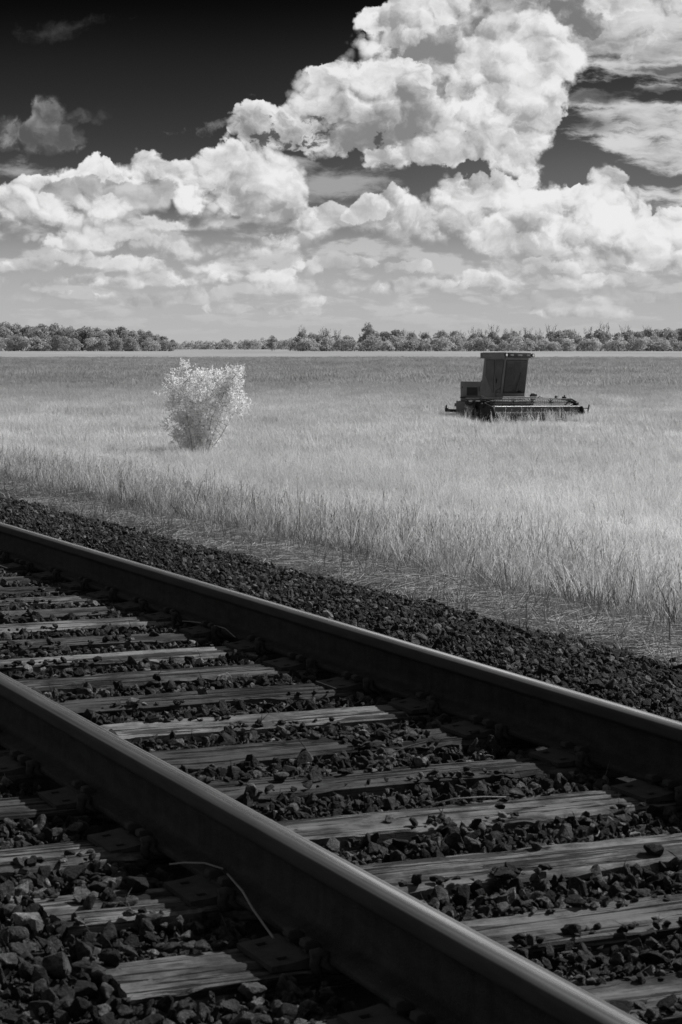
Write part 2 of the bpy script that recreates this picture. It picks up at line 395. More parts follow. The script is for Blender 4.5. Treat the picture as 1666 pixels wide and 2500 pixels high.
def m_stone(h, b):
    co = offset(h, texco(h), rnd(h) * 37.0)
    r = rnd(h)
    speck = h.voro(co, 3.5, dims='3D', out='Distance')
    sp2 = h.noise(co, 9.0, 6, .75)
    big = h.noise(co, 1.3, 4, .6)
    tone = h.curve(r, [(0, .010), (.22, .016), (.45, .036), (.70, .062), (.90, .105), (1.0, .22)])
    mott = h.step(sp2 + (speck - .5) * .3, .30, .72, .35, 2.0, smooth=False)
    dust = h.step(big, .42, .66, .75, 1.35)
    b.inputs['Roughness'].default_value = .85
    bump(h, b, sp2 * .7 + big * 1.3, .05, .8)
    return tone * mott * dust
M_STONE = material('crushed_granite', m_stone, spec=.25)

def m_gravelbed(h, b):
    p = pos(h)
    n = h.noise(p, 30.0, 5, .7); v = h.voro(p, 24.0, dims='3D')
    bump(h, b, v, .03, 1.0)
    return h.step(n, .3, .7, .010, .035, smooth=False)

def m_rust(h, b):
    co = texco(h)
    n = h.noise(scaled(h, co, 1, .35, 1), 30.0, 6, .7); n2 = h.noise(co, 160.0, 4, .7); n3 = h.noise(scaled(h, co, 1, .12, 1), 7.0, 5, .6)
    drip = h.noise(scaled(h, co, 1, 30, 3), 1.0, 4, .6); fl = h.voro(scaled(h, co, 1, .6, 1), 210.0, dims='3D')
    bump(h, b, n2 * .7 + n + h.step(fl, .1, .4) * .5, .003, .9)
    b.inputs['Roughness'].default_value = .72
    return h.step(n * .45 + n3 * .4 + drip * .25, .40, .68, .007, .042, smooth=False) * h.step(n2, .62, .72, 1.0, 2.2)
M_RUST = material('dark_rusted_steel', m_rust, spec=.2)
M_PLATE = flat('rusted_plate_steel', .036, .78, .25, var=.45, sc=18)
def m_head(h, b):
    co = texco(h)
    st = h.noise(scaled(h, co, 140, .6, 60), 1.0, 4, .6)
    n = h.noise(scaled(h, co, 30, 4, 30), 1.0, 5, .65)
    z = h.sep(co)[2]
    # the running surface and gauge corner are rubbed bright, the sides keep their rust
    x = h.sep(co)[0]
    wear = h.step(z + (n - .5) * .002, -.0075, -.0022)
    b.inputs['Metallic'].default_value = 0.0
    h.put(b.inputs['Metallic'], wear * .9)
    h.put(b.inputs['Roughness'], h.mix(wear, .75, h.mix(h.step((x - .004).abs(), .005, .014, 1.0, 0.0), h.step(st, .3, .7, .30, .46), h.step(st, .3, .7, .14, .22))))
    bump(h, b, st, .0002, .10)
    crown = h.step((x - .004 + (n - .5) * .004).abs(), .005, .013, 1.0, 0.0)
    return h.mix(wear, h.step(n, .3, .7, .012, .03), h.step(st * .6 + n * .4, .3, .7, .15, .27) * h.mix(crown, 1.0, 3.4))
M_HEAD = material('rail_head_steel', m_head, spec=.4)

def m_tie(h, b):
    co = offset(h, texco(h), rnd(h) * 21.0)
    oc = h.new('ShaderNodeObjectInfo').outputs['Color']
    tone = h.sep(oc)[0]
    gr = h.noise(scaled(h, co, 2.2, 62, 62), 1.0, 6, .7, dist=.5)
    gr2 = h.noise(scaled(h, co, .9, 20, 20), 1.0, 5, .65, dist=1.0)
    gr3 = h.noise(scaled(h, co, 1.6, 34, 34), 1.0, 4, .6, dist=1.4)
    crack = h.step(gr2, .40, .45) * h.step(gr3, .36, .40)
    pat = h.noise(scaled(h, co, 1.0, 2.2, 1), 3.0, 6, .7); blot = h.noise(co, 9.0, 6, .7)
    dirt = h.step(pat, .38, .58, .30, 1.1) * h.step(blot, .30, .55, .45, 1.05)
    fac = h.step(gr, .25, .75, .55, 1.3, smooth=False) * h.mix(crack, .26, 1.0) * dirt
    bump(h, b, gr * .6 + crack * 1.6 + gr2 * .6 + blot * .3, .012, 1.0)
    return tone * fac
M_TIE = material('weathered_tie_timber', m_tie, rough=.9, spec=.15)

def m_blade(lo, hi, tr=.35, big=True):
    def f(h, b):
        r = rnd(h); p = pos(h)
        n = h.noise(scaled(h, p, .30, .13, .3), 1.0, 5, .6); n2 = h.noise(p, 9.0, 3, .6); nb = h.noise(scaled(h, p, .05, .016, .3), 1.0, 4, .55)
        t = (r * .34 + n * .75 + n2 * .45 + nb * .65 - .61)
        col = h.step(t, .2, .85, lo, hi, smooth=False)
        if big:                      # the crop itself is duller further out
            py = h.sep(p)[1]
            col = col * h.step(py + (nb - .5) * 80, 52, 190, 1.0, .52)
        b.inputs['Roughness'].default_value = .6; b.inputs['Specular IOR Level'].default_value = .25
        d = h.new('ShaderNodeBsdfTranslucent'); h.put(d.inputs['Color'], col)
        mx = h.new('ShaderNodeMixShader'); mx.inputs[0].default_value = tr
        o = [q for q in h.n if q.type == 'OUTPUT_MATERIAL'][0]
        h.l.new(b.outputs[0], mx.inputs[1]); h.l.new(d.outputs[0], mx.inputs[2]); h.l.new(mx.outputs[0], o.inputs[0])
        return col
    return f
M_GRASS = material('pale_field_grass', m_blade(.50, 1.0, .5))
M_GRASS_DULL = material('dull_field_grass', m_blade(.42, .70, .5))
M_VERGE = material('verge_grass', m_blade(.20, .80, .42, False))  # shade side and dark base of the edge grass put into its tone
M_STRAW = material('flattened_straw', m_blade(.12, .38, .15, False))
M_DARKSTEM = material('dark_weed_stem', m_blade(.025, .09, .1, False))
M_LEAF = material('willow_leaf', m_blade(.88, .99, .5, False))
M_LEAF_DULL = material('older_willow_leaf', m_blade(.55, .80, .45, False))
M_BARK = flat('grey_bark', .09, .9, .1, var=.4, sc=12)
# ------------------------------------------------------------------ track frame: local x = away from the camera across the rails (u), local y = along the rails (s)
TH = R(23.37); U0 = 2.462
def tw(u, s, z=0.0):
    return Vector((math.cos(TH) * (u + U0) - math.sin(TH) * s, math.sin(TH) * (u + U0) + math.cos(TH) * s, z))
def us_of(x, y):
    return x * np.cos(TH) + y * np.sin(TH) - U0, -x * np.sin(TH) + y * np.cos(TH)
PU = np.array([-9000, -14, -9, -5.2, -3.4, -1.75, -1.3, 0, 1.3, 1.62, 3.15, 4.2, 5.3, 7.2, 9.5, 13.5, 20, 9000.])
PZ = np.array([-2.1, -2.1, -1.7, -1.0, -.62, -.235, -.225, -.225, -.225, -.235, -.52, -.68, -.90, -1.24, -1.60, -2.02, -2.1, -2.1])
def ground_z(u): return np.interp(u, PU, PZ)

def m_ground(h, b):
    p = pos(h); x, y, z = h.sep(p)
    u = x * math.cos(TH) + y * math.sin(TH) - U0
    n = h.noise(p, 1.6, 6, .65); nf = h.noise(p, 14.0, 6, .7); nb = h.noise(scaled(h, p, .012, .006, 1), 1.0, 4, .5)
    ed = u + (n - .5) * 1.3
    soil = h.step(nf, .3, .7, .05, .12, smooth=False)
    fld = h.step(nf * .5 + n * .3 + nb * .4, .4, .8, .40, .56, smooth=False)
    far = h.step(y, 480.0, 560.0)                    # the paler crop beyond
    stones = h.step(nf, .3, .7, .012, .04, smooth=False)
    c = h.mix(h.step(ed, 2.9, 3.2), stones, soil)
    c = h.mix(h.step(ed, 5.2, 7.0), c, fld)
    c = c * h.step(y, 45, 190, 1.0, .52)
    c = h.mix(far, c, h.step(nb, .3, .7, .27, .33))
    c = h.mix(h.step(u, -3.4, -3.0), .10, c)
    bump(h, b, nf, .03, .8)
    return c
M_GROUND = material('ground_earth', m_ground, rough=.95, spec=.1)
us_ = np.unique(np.concatenate([PU, np.arange(-5, 14, .25), [16, 18, 24, 30, 40, 60, 100, 200, 500, 1000, 2000, 4000], [-20, -40, -100, -400, -2000]]))
ss_ = np.unique(np.concatenate([[-9000, -3000, -800, -200, -60, -20, -8], np.arange(-4, 32, .5), [36, 42, 50, 60, 75, 95, 120, 160, 220, 300, 420, 600, 900, 1400, 2200, 4000, 9000]]))
vs = []; 
for s_ in ss_:
    for u_ in us_:
        w = tw(u_, s_); z = float(ground_z(u_))
        if -5 < u_ < 12 and -4 < s_ < 40: z += .05 * (mnoise.noise(Vector((u_ * .8, s_ * .5, 0)))) * (1 if u_ > 3.3 else .25)
        vs.append((w.x, w.y, z))
nu = len(us_); fs = [(j * nu + i, j * nu + i + 1, (j + 1) * nu + i + 1, (j + 1) * nu + i) for j in range(len(ss_) - 1) for i in range(nu - 1)]
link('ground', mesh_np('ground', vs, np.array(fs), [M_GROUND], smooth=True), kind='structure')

# ------------------------------------------------------------------ scattering of many small pieces inside one object
def in_view(x, y, m=.06, pad=.35): return (y > .5) & (np.abs(x) < (.1574 + m) * y + pad)
def scatter(name, variants, P, rot, sc, label=None, cat=None, group=None):
    """points with rotation, scale and kind, turned into instances by geometry nodes: one object"""
    coll = bpy.data.collections.new(name + '_kinds')
    for i, (me_) in enumerate(variants):
        o = bpy.data.objects.new(f'{name}_kind_{i:02d}', me_); coll.objects.link(o)
    n = len(P)
    me = bpy.data.meshes.new(name); me.vertices.add(n); me.vertices.foreach_set('co', np.asarray(P, np.float32).ravel())
    a = me.attributes.new('rot', 'FLOAT_VECTOR', 'POINT'); a.data.foreach_set('vector', np.asarray(rot, np.float32).ravel())
    sc = np.asarray(sc, np.float32)
    if sc.ndim == 1: sc = np.repeat(sc[:, None], 3, 1)
    a = me.attributes.new('scl', 'FLOAT_VECTOR', 'POINT'); a.data.foreach_set('vector', sc.ravel())
    a = me.attributes.new('pick', 'INT', 'POINT'); a.data.foreach_set('value', rng.integers(0, len(variants), n).astype(np.int32))
    o = link(name, me, label=label, cat=cat, group=group, kind='stuff')
    t = bpy.data.node_groups.new(name, 'GeometryNodeTree')
    t.interface.new_socket('Geometry', in_out='INPUT', socket_type='NodeSocketGeometry'); t.interface.new_socket('Geometry', in_out='OUTPUT', socket_type='NodeSocketGeometry')
    N = t.nodes; L = t.links
    gi = N.new('NodeGroupInput'); go = N.new('NodeGroupOutput'); ip = N.new('GeometryNodeInstanceOnPoints')
    ci = N.new('GeometryNodeCollectionInfo'); ci.inputs['Collection'].default_value = coll; ci.inputs['Separate Children'].default_value = True; ci.inputs['Reset Children'].default_value = True
    def attr(nm, ty):
        q = N.new('GeometryNodeInputNamedAttribute'); q.data_type = ty; q.inputs['Name'].default_value = nm; return q.outputs['Attribute']
    L.new(gi.outputs[0], ip.inputs['Points']); L.new(ci.outputs[0], ip.inputs['Instance']); ip.inputs['Pick Instance'].default_value = True
    L.new(attr('pick', 'INT'), ip.inputs['Instance Index'])
    er = N.new('FunctionNodeEulerToRotation'); L.new(attr('rot', 'FLOAT_VECTOR'), er.inputs[0]); L.new(er.outputs[0], ip.inputs['Rotation'])
    L.new(attr('scl', 'FLOAT_VECTOR'), ip.inputs['Scale']); L.new(ip.outputs[0], go.inputs[0])
    md = o.modifiers.new('scatter', 'NODES'); md.node_group = t
    return o
# ------------------------------------------------------------------ rails
RAIL_U = .7535
def rail_profile():
    # half outline from the crown down to the foot, metres, z = 0 on the running surface
    h_ = [(0, 0), (.012, -.0003), (.020, -.0010), (.026, -.0024), (.0305, -.0050), (.0335, -.0090), (.0345, -.014), (.0348, -.030), (.0345, -.036), (.0325, -.0395),
          (.020, -.0455), (.0130, -.0500), (.0098, -.0570), (.0085, -.0700), (.0080, -.0900), (.0085, -.1150), (.0100, -.1300), (.0145, -.1400), (.0220, -.1450), (.0400, -.1500), (.0640, -.1555), (.0685, -.1580), (.0695, -.1620), (.0695, -.1690), (.0685, -.1710)]
    return h_ + [(-x, z) for x, z in h_[::-1][:-1]]
prof = rail_profile(); npf = len(prof)
ys = np.concatenate([np.arange(-6, 30, .5), np.arange(30, 141, 5.)])
v = [(x, y, z) for y in ys for (x, z) in prof]
f = [(j * npf + i, (j + 1) * npf + i, (j + 1) * npf + (i + 1) % npf, j * npf + (i + 1) % npf) for j in range(len(ys) - 1) for i in range(npf)]
mi = []
for j in range(len(ys) - 1):
    for i in range(npf):
        z = (prof[i][1] + prof[(i + 1) % npf][1]) / 2
        mi.append(1 if z > -.045 else 0)
rail_me = mesh_np('rail', v, np.array(f), [M_RUST, M_HEAD], smooth=True, sharp=50, matidx=mi)
rails = {}
for sgn, lab in ((-1, 'near steel rail with dull worn head crossing the lower left corner'), (1, 'far steel rail with a bright gleaming head beside the gravel shoulder')):
    w = tw(RAIL_U * sgn, 0)
    rails[sgn] = link('rail', rail_me, loc=w, rot=(0, 0, TH), label=lab, cat='rail', group='rails of the track')
# anchors clipped under the foot beside the ties
def anchor_mesh():
    b = MB()
    b.tube([(-.105, 0, -.150), (-.088, 0, -.148), (-.074, 0, -.153), (-.080, 0, -.168), (-.060, 0, -.183), (0, 0, -.186), (.060, 0, -.183), (.082, 0, -.176), (.086, 0, -.160), (.072, 0, -.150)], .011, 8)
    b.tube([(-.094, 0, -.150), (-.098, 0, -.172), (-.090, 0, -.190)], [.012, .011, .009], 8)
    me = bpy.data.meshes.new('rail_anchor'); b.bm.to_mesh(me); b.bm.free(); me.materials.append(M_PLATE)
    me.polygons.foreach_set('use_smooth', np.ones(len(me.polygons), dtype=bool))
    return me
anch = anchor_mesh()

# ------------------------------------------------------------------ ties with plates and spikes
TIE_S = [2.40, 2.93, 3.46, 3.985, 4.51, 5.05, 5.59, 6.10, 6.59, 7.12, 7.65, 8.19, 8.70, 9.22, 9.68, 10.16, 10.64, 11.15, 11.68, 12.2, 12.7, 13.2, 13.7, 14.2, 14.7, 15.2, 15.7, 16.2, 16.7, 17.2]
TIE_TONE = {0: .12, 1: .10, 2: .10, 3: .12, 4: .15, 5: .14, 6: .065, 7: .055, 8: .18, 9: .06, 10: .09, 11: .18, 12: .07, 13: .17, 14: .07, 15: .15}
ZT = -.184
def tie_mesh(seed):
    r = random.Random(seed)
    L_, Wd, Hh = 2.46, .242, .175
    nx, ny = 130, 22
    xs = np.linspace(-L_ / 2, L_ / 2, nx + 1)
    ring = []                      # cross-section: up the near side, across the top, down the far side
    for k in range(5): ring.append((-Wd / 2, -Hh + Hh * k / 4 * .97))
    for k in range(ny + 1): ring.append((-Wd / 2 + Wd * k / ny, 0))
    for k in range(5): ring.append((Wd / 2, -Hh * .03 - Hh * k / 4 * .97))
    V_ = []; nr = len(ring)
    sd = seed * 13.7
    for x in xs:
        for (y, z) in ring:
            e = abs(y) / (Wd / 2)
            g_ = mnoise.noise(Vector((x * 1.6, y * 55 + sd, z * 40))) * .0065 + mnoise.noise(Vector((x * .7 + sd, y * 16, 3))) * .009
            edge = max(0, e - .74) / .26
            chip = max(0, mnoise.noise(Vector((x * 3.5, sd, y * 4))) + .45 * mnoise.noise(Vector((x * 13, sd, y * 9))))
            dz = g_ - (edge ** 1.5) * (.007 + .030 * chip)
            sp = abs(y - .05 * math.sin(sd) - .02 * mnoise.noise(Vector((x * 1.3, sd, 0)))); dz -= .012 * max(0, 1 - sp / .011) * (1 if mnoise.noise(Vector((x * .8, sd, 9))) > -.1 else 0)
            dyy = mnoise.noise(Vector((x * 3, z * 20, sd + y * 3))) * .004
            endd = abs(x) / (L_ / 2)
            xx = x + (mnoise.noise(Vector((y * 30, z * 30, sd))) * .012 * np.sign(x) if endd > .97 else 0)
            V_.append((xx, y + dyy, z + (dz if z > -.02 else 0)))
    F = [(j * nr + i, j * nr + i + 1, (j + 1) * nr + i + 1, (j + 1) * nr + i) for j in range(nx) for i in range(nr - 1)]
    F += [tuple(range(nr - 1, -1, -1)), tuple(nx * nr + i for i in range(nr))]
    return mesh_np('railroad_tie', V_, F, [M_TIE], smooth=True, sharp=38)
tie_meshes = [tie_mesh(i + 1) for i in range(6)]

def plate_mesh():
    xc = [-.178, -.150, -.128, -.094, -.088, -.074, .074, .088, .094, .128, .150, .178]
    yc = [-.095, -.066, -.046, .046, .066, .095]
    def zt(x):
        a = abs(x)
        return .0 if a < .075 else (.009 if a < .095 else .005 - (a - .095) * .08)
    V_, F = [], []
    idx = {}
    def vid(i, j, top):
        k = (i, j, top)
        if k not in idx:
            idx[k] = len(V_); V_.append((xc[i], yc[j], zt(xc[i]) + (.0 if top else -.013 - zt(xc[i]))))
        return idx[k]
    holes = {(1, 1), (1, 3), (9, 1), (9, 3)}
    for i in range(len(xc) - 1):
        for j in range(len(yc) - 1):
            if (i, j) in holes:
                c = [(i, j), (i + 1, j), (i + 1, j + 1), (i, j + 1)]
                for q in range(4):
                    a, b_ = c[q], c[(q + 1) % 4]; F.append((vid(*a, 1), vid(*b_, 1), vid(*b_, 0), vid(*a, 0)))
                continue
            F.append((vid(i, j, 1), vid(i + 1, j, 1), vid(i + 1, j + 1, 1), vid(i, j + 1, 1)))
    I, J = len(xc) - 1, len(yc) - 1
    for i in range(I):
        F.append((vid(i, 0, 0), vid(i + 1, 0, 0), vid(i + 1, 0, 1), vid(i, 0, 1))); F.append((vid(i + 1, J, 0), vid(i, J, 0), vid(i, J, 1), vid(i + 1, J, 1)))
    for j in range(J):
        F.append((vid(0, j + 1, 0), vid(0, j, 0), vid(0, j, 1), vid(0, j + 1, 1))); F.append((vid(I, j, 0), vid(I, j + 1, 0), vid(I, j + 1, 1), vid(I, j, 1)))
    return mesh_np('tie_plate', V_, F, [M_PLATE])
plate_me = plate_mesh()
def spike_mesh():
    b = MB()
    b.box(-.008, .008, -.008, .008, -.05, .022)
    b.prism([(-.026, .012), (-.022, .024), (-.004, .033), (.012, .030), (.015, .018), (.008, .010)], 'y', -.0155, .0155, bev=.003)
    me = bpy.data.meshes.new('spike'); b.bm.to_mesh(me); b.bm.free(); me.materials.append(M_PLATE)
    return me
spike_me = spike_mesh()
near_words = ['nearest tie at the lower edge']
rt = random.Random(3)
tie0 = None
ordn = ['first', 'second', 'third', 'fourth', 'fifth', 'sixth', 'seventh', 'eighth', 'ninth', 'tenth', 'eleventh', 'twelfth', 'thirteenth', 'fourteenth', 'fifteenth', 'sixteenth', 'seventeenth', 'eighteenth', 'nineteenth', 'twentieth', 'twenty-first', 'twenty-second', 'twenty-third', 'twenty-fourth', 'twenty-fifth', 'twenty-sixth', 'twenty-seventh', 'twenty-eighth', 'twenty-ninth', 'thirtieth']
for k, s_ in enumerate(TIE_S):
    w = tw(rt.uniform(-.03, .03), s_, ZT)
    rz = TH + rt.uniform(-.012, .012)
    tone = TIE_TONE.get(k, rt.choice([.06, .08, .12, .14]))
    if tie0 is None:
        tie = link('railroad_tie', tie_meshes[0])
        for sg in (-1, 1):
            pl = link('tie_plate', plate_me, tie, loc=(sg * RAIL_U, 0, .013))
            for (sx, sy) in ((-1, -.056), (-1, .03), (1, .056), (1, -.03)):
                link('spike', spike_me, pl, loc=(sx * .084, sy, .004), rot=(0, 0, 0 if sx > 0 else PI))
        tie0 = tie
    else:
        tie = copy_tree(tie0); tie.data = tie_meshes[k % 6]
    tie.location = w; tie.rotation_euler = (rt.uniform(-.02, .02) * 0, 0, rz); tie.color = (tone * 1.05, tone, tone, 1)
    look = 'pale weathered' if tone > .115 else ('grey' if tone > .07 else 'dark stained')
    where = f'{ordn[k - 2]} one counted up from the bottom edge' if k > 1 else ('just below the picture edge' if k else 'second below the picture edge')
    tagit(tie, f'{look} wooden tie under both rails, {where}', 'railroad tie', 'wooden ties of the track')
    for sg in (-1, 1):
        if 1 < s_ < 14:
            a = link('rail_anchor', anch, rails[sg], loc=(0, s_ - .125, 0), rot=(0, 0, 0 if sg < 0 else 0))
# ------------------------------------------------------------------ crushed stone
def rock_mesh(seed, detail=2):
    r = np.random.default_rng(seed)
    b = bmesh.new()
    n = r.integers(11, 18)
    p = r.normal(size=(n, 3)); p /= np.linalg.norm(p, axis=1)[:, None]
    p *= r.uniform(.78, 1.0, (n, 1)); ax = np.array([1.0, r.uniform(.62, .9), r.uniform(.45, .75)])
    for q in p * ax: b.verts.new(q)
    bmesh.ops.convex_hull(b, input=b.verts)
    bmesh.ops.delete(b, geom=[v_ for v_ in b.verts if not v_.link_faces], context='VERTS')
    bmesh.ops.bevel(b, geom=b.edges[:], offset=.05, segments=1, affect='EDGES')
    bmesh.ops.triangulate(b, faces=b.faces[:])
    bmesh.ops.subdivide_edges(b, edges=b.edges[:], cuts=1, use_grid_fill=False)
    bmesh.ops.triangulate(b, faces=b.faces[:])
    for v_ in b.verts:
        c = v_.co
        k = 1 + .09 * mnoise.noise(c * 2.2 + Vector((seed, 0, 0))) + .05 * mnoise.noise(c * 6 + Vector((0, seed, 0)))
        v_.co = c * k
    bmesh.ops.scale(b, vec=(.5, .5, .5), verts=b.verts)
    me = bpy.data.meshes.new('ballast_stone'); b.to_mesh(me); b.free(); me.materials.append(M_STONE)
    return me
rocks = [rock_mesh(100 + i) for i in range(18)]
pts, rots, scs = [], [], []
def lay(n_per_m2, umin, umax, smin, smax, size, zoff, keep=None, rest=.12, jit=.012):
    A = (umax - umin) * (smax - smin); n = int(A * n_per_m2)
    u = rng.uniform(umin, umax, n); s = rng.uniform(smin, smax, n)
    x = np.cos(TH) * (u + U0) - np.sin(TH) * s; y = np.sin(TH) * (u + U0) + np.cos(TH) * s
    m = in_view(x, y)
    if keep is not None: m &= keep(u, s)
    u, s, x, y = u[m], s[m], x[m], y[m]
    sc = np.clip(rng.lognormal(math.log(size * .88), .38, len(u)), size * .45, size * 2.2)
    z = ground_z(u) + zoff + rng.uniform(-jit, jit, len(u)) + sc * rest
    pts.append(np.stack([x, y, z], 1)); rots.append(rng.uniform(0, 2 * PI, (len(u), 3)) * np.array([1, 1, 1]) if jit else np.stack([rng.normal(0, .25, len(u)), rng.normal(0, .25, len(u)), rng.uniform(0, 6.3, len(u))], 1)); scs.append(sc)
ts = np.array(TIE_S)
def dist_tie(s): return np.min(np.abs(s[:, None] - ts[None]), 1)
def crib(u, s):                   # between the ties, spilling a little over their edges
    d = dist_tie(s); over = rng.random(len(u))
    on = (np.abs(u) < 1.22) & (d < .122)
    rail = np.abs(np.abs(u) - RAIL_U) < .085
    return (~on) & ~rail
def fringe(u, s):
    d = dist_tie(s); nse = np.array([mnoise.noise(Vector((a * 2.3, b * 3.1, 7))) for a, b in zip(u, s)])
    rail = np.abs(np.abs(u) - RAIL_U) < .20
    return (np.abs(u) < 1.24) & (d < .13) & (d > .100 - .10 * nse) & (nse > .0) & ~rail
lay(1600, -1.24, 1.24, 1.6, 18, .038, -.010, crib)
lay(900, -1.24, 1.24, 1.6, 18, .045, .010, crib)
lay(500, -1.24, 1.24, 1.6, 18, .036, .014, crib)
lay(1500, -3.2, 3.2, 1.6, 16, .016, .010, crib)
def heap(u, s):                   # some ties are half buried
    k = np.argmin(np.abs(s[:, None] - ts[None]), 1); d = dist_tie(s)
    bury = np.isin(k, [6, 7, 9, 12, 14])
    nse = np.array([mnoise.noise(Vector((a * 1.7 + 5, b * 1.3, 2))) + .5 * mnoise.noise(Vector((a * 6, b * 6, 2))) for a, b in zip(u, s)])
    return bury & (d < .125) & (nse > .40) & (np.abs(np.abs(u) - RAIL_U) > .20) & (np.abs(u) < 1.25)
lay(900, -1.24, 1.24, 4.5, 12, .034, ZT + .225, heap, rest=.20, jit=0)
def ends(u, s):                   # stones over the tie ends outside the near rail
    nse = np.array([mnoise.noise(Vector((a * 2.7 + 1, b * 2.3, 12))) for a, b in zip(u, s)])
    return (u < -1.02) & (nse > .15)
lay(700, -1.26, -.95, 2, 9, .042, ZT + .222, ends, rest=.2, jit=0)
lay(1000, -1.24, 1.24, 1.6, 18, .032, ZT + .225, fringe, rest=.20, jit=0)
lay(1500, -3.2, -1.23, 1.2, 12, .042, -.010); lay(620, -3.2, -1.23, 1.2, 12, .056, .012)
edge = lambda u, s: u < 3.15 + .35 * np.array([mnoise.noise(Vector((a * .9, 3, 1))) for a in s]) + rng.normal(0, .06, len(u))
lay(1500, 1.23, 3.6, 4, 27, .032, -.005, edge); lay(800, 1.23, 3.6, 4, 27, .039, .008, edge)
lay(14, 3.1, 4.6, 5, 27, .040, -.005, jit=0)
P_ = np.concatenate(pts); print('stones', len(P_))
scatter('ballast_gravel', rocks, P_, np.concatenate(rots), np.concatenate(scs), label='dark crushed stone gravel between and beside the ties', cat='gravel')

# single stones that lie on top of the ties: measured where they stand in the photograph
def ground_hit(x, y, z):
    d = pix_dir(x, y); t = (z - EYE) / d.z
    return Vector((d.x * t, d.y * t, z))
loose = [(950, 2008, .052, 'rounded dark stone alone on the pale tie, nearer the near rail'), (1221, 1976, .040, 'small flat black stone on the pale tie, right of the rounded one'),
         (1304, 2074, .048, 'dark stone against the upper edge of a rough pale tie'), (1232, 2145, .078, 'large dark angular stone over the lower edge of a rough tie'),
         (1598, 2085, .072, 'large dark stone on the rough tie at the right edge of the photo'), (1398, 2282, .062, 'dark blocky stone beside the cracked tie near the lower right'),
         (770, 1905, .075, 'long flat black stone lying on a half buried tie between the rails'), (838, 1893, .055, 'black stone next to the long flat one on a half buried tie'),
         (495, 1697, .060, 'speckled granite stone sitting on a pale tie left of centre'), (582, 1716, .048, 'dark dome shaped stone at the front edge of a pale tie'),
         (384, 1660, .055, 'black pointed stone standing like a small pyramid on a dark tie'), (378, 1555, .062, 'dark cubic stone on a pale tie near the far rail'),
         (136, 1558, .060, 'flat grey stone on a pale tie near the left edge'), (330, 2178, .095, 'large flat black stone over the back of the pale tie end outside the near rail'),
         (1160, 1800, .066, 'dark stone on a tie just inside the far rail plate')]
for i, (px, py, sz, lab) in enumerate(loose):
    w = ground_hit(px, py, ZT)
    o = link('ballast_stone', rocks[i % 18], loc=(w.x, w.y, ZT + sz * .16), rot=(random.uniform(-.3, .3), random.uniform(-.3, .3), random.uniform(0, 6)), label=lab, cat='stone', group='loose stones lying on the ties')
    o.scale = (sz, sz, sz)
# dry stalks
def stalk(pix, r, label, lift=.0, base=ZT):
    P3 = []
    for i, (px, py, dz) in enumerate(pix):
        w = ground_hit(px, py, base + dz); P3.append(w)
    b = MB(); b.tube(P3, r, 6)
    return b.build('dry_stalk', M_STALK, label=label, cat='grass stalk', group='dry stalks on the ballast')
M_STALK = flat('dry_stalk', .22, .7, .2)
stalk([(415, 2110, .02), (450, 2106, .05), (500, 2107, .06), (545, 2121, .05)], .0022, 'pale bent stalk lying across a tie plate against the near rail')
stalk([(556, 2134, .05), (592, 2175, .045), (618, 2220, .03), (668, 2290, .02)], .0026, 'long pale stalk slanting down along the foot of the near rail')
stalk([(958, 1838, .0), (1000, 1822, .02), (1045, 1810, .035)], .0022, 'straight pale straw on the stones between two ties')
stalk([(1046, 1966, .0), (1110, 1950, .02), (1180, 1945, .02), (1240, 1946, .01)], .002, 'thin dark twig lying along the back edge of the pale tie')
stalk([(446, 1516, .03), (470, 1518, .035), (500, 1521, .04)], .0022, 'short pale straw beside the foot of the far rail')
stalk([(517, 1525, .04), (550, 1534, .045), (575, 1556, .02)], .0022, 'curved pale straw hanging from the foot of the far rail')
stalk([(885, 2390, .0), (930, 2398, .03), (980, 2440, .02)], .0022, 'curved pale straw by the near rail at the bottom of the photo')
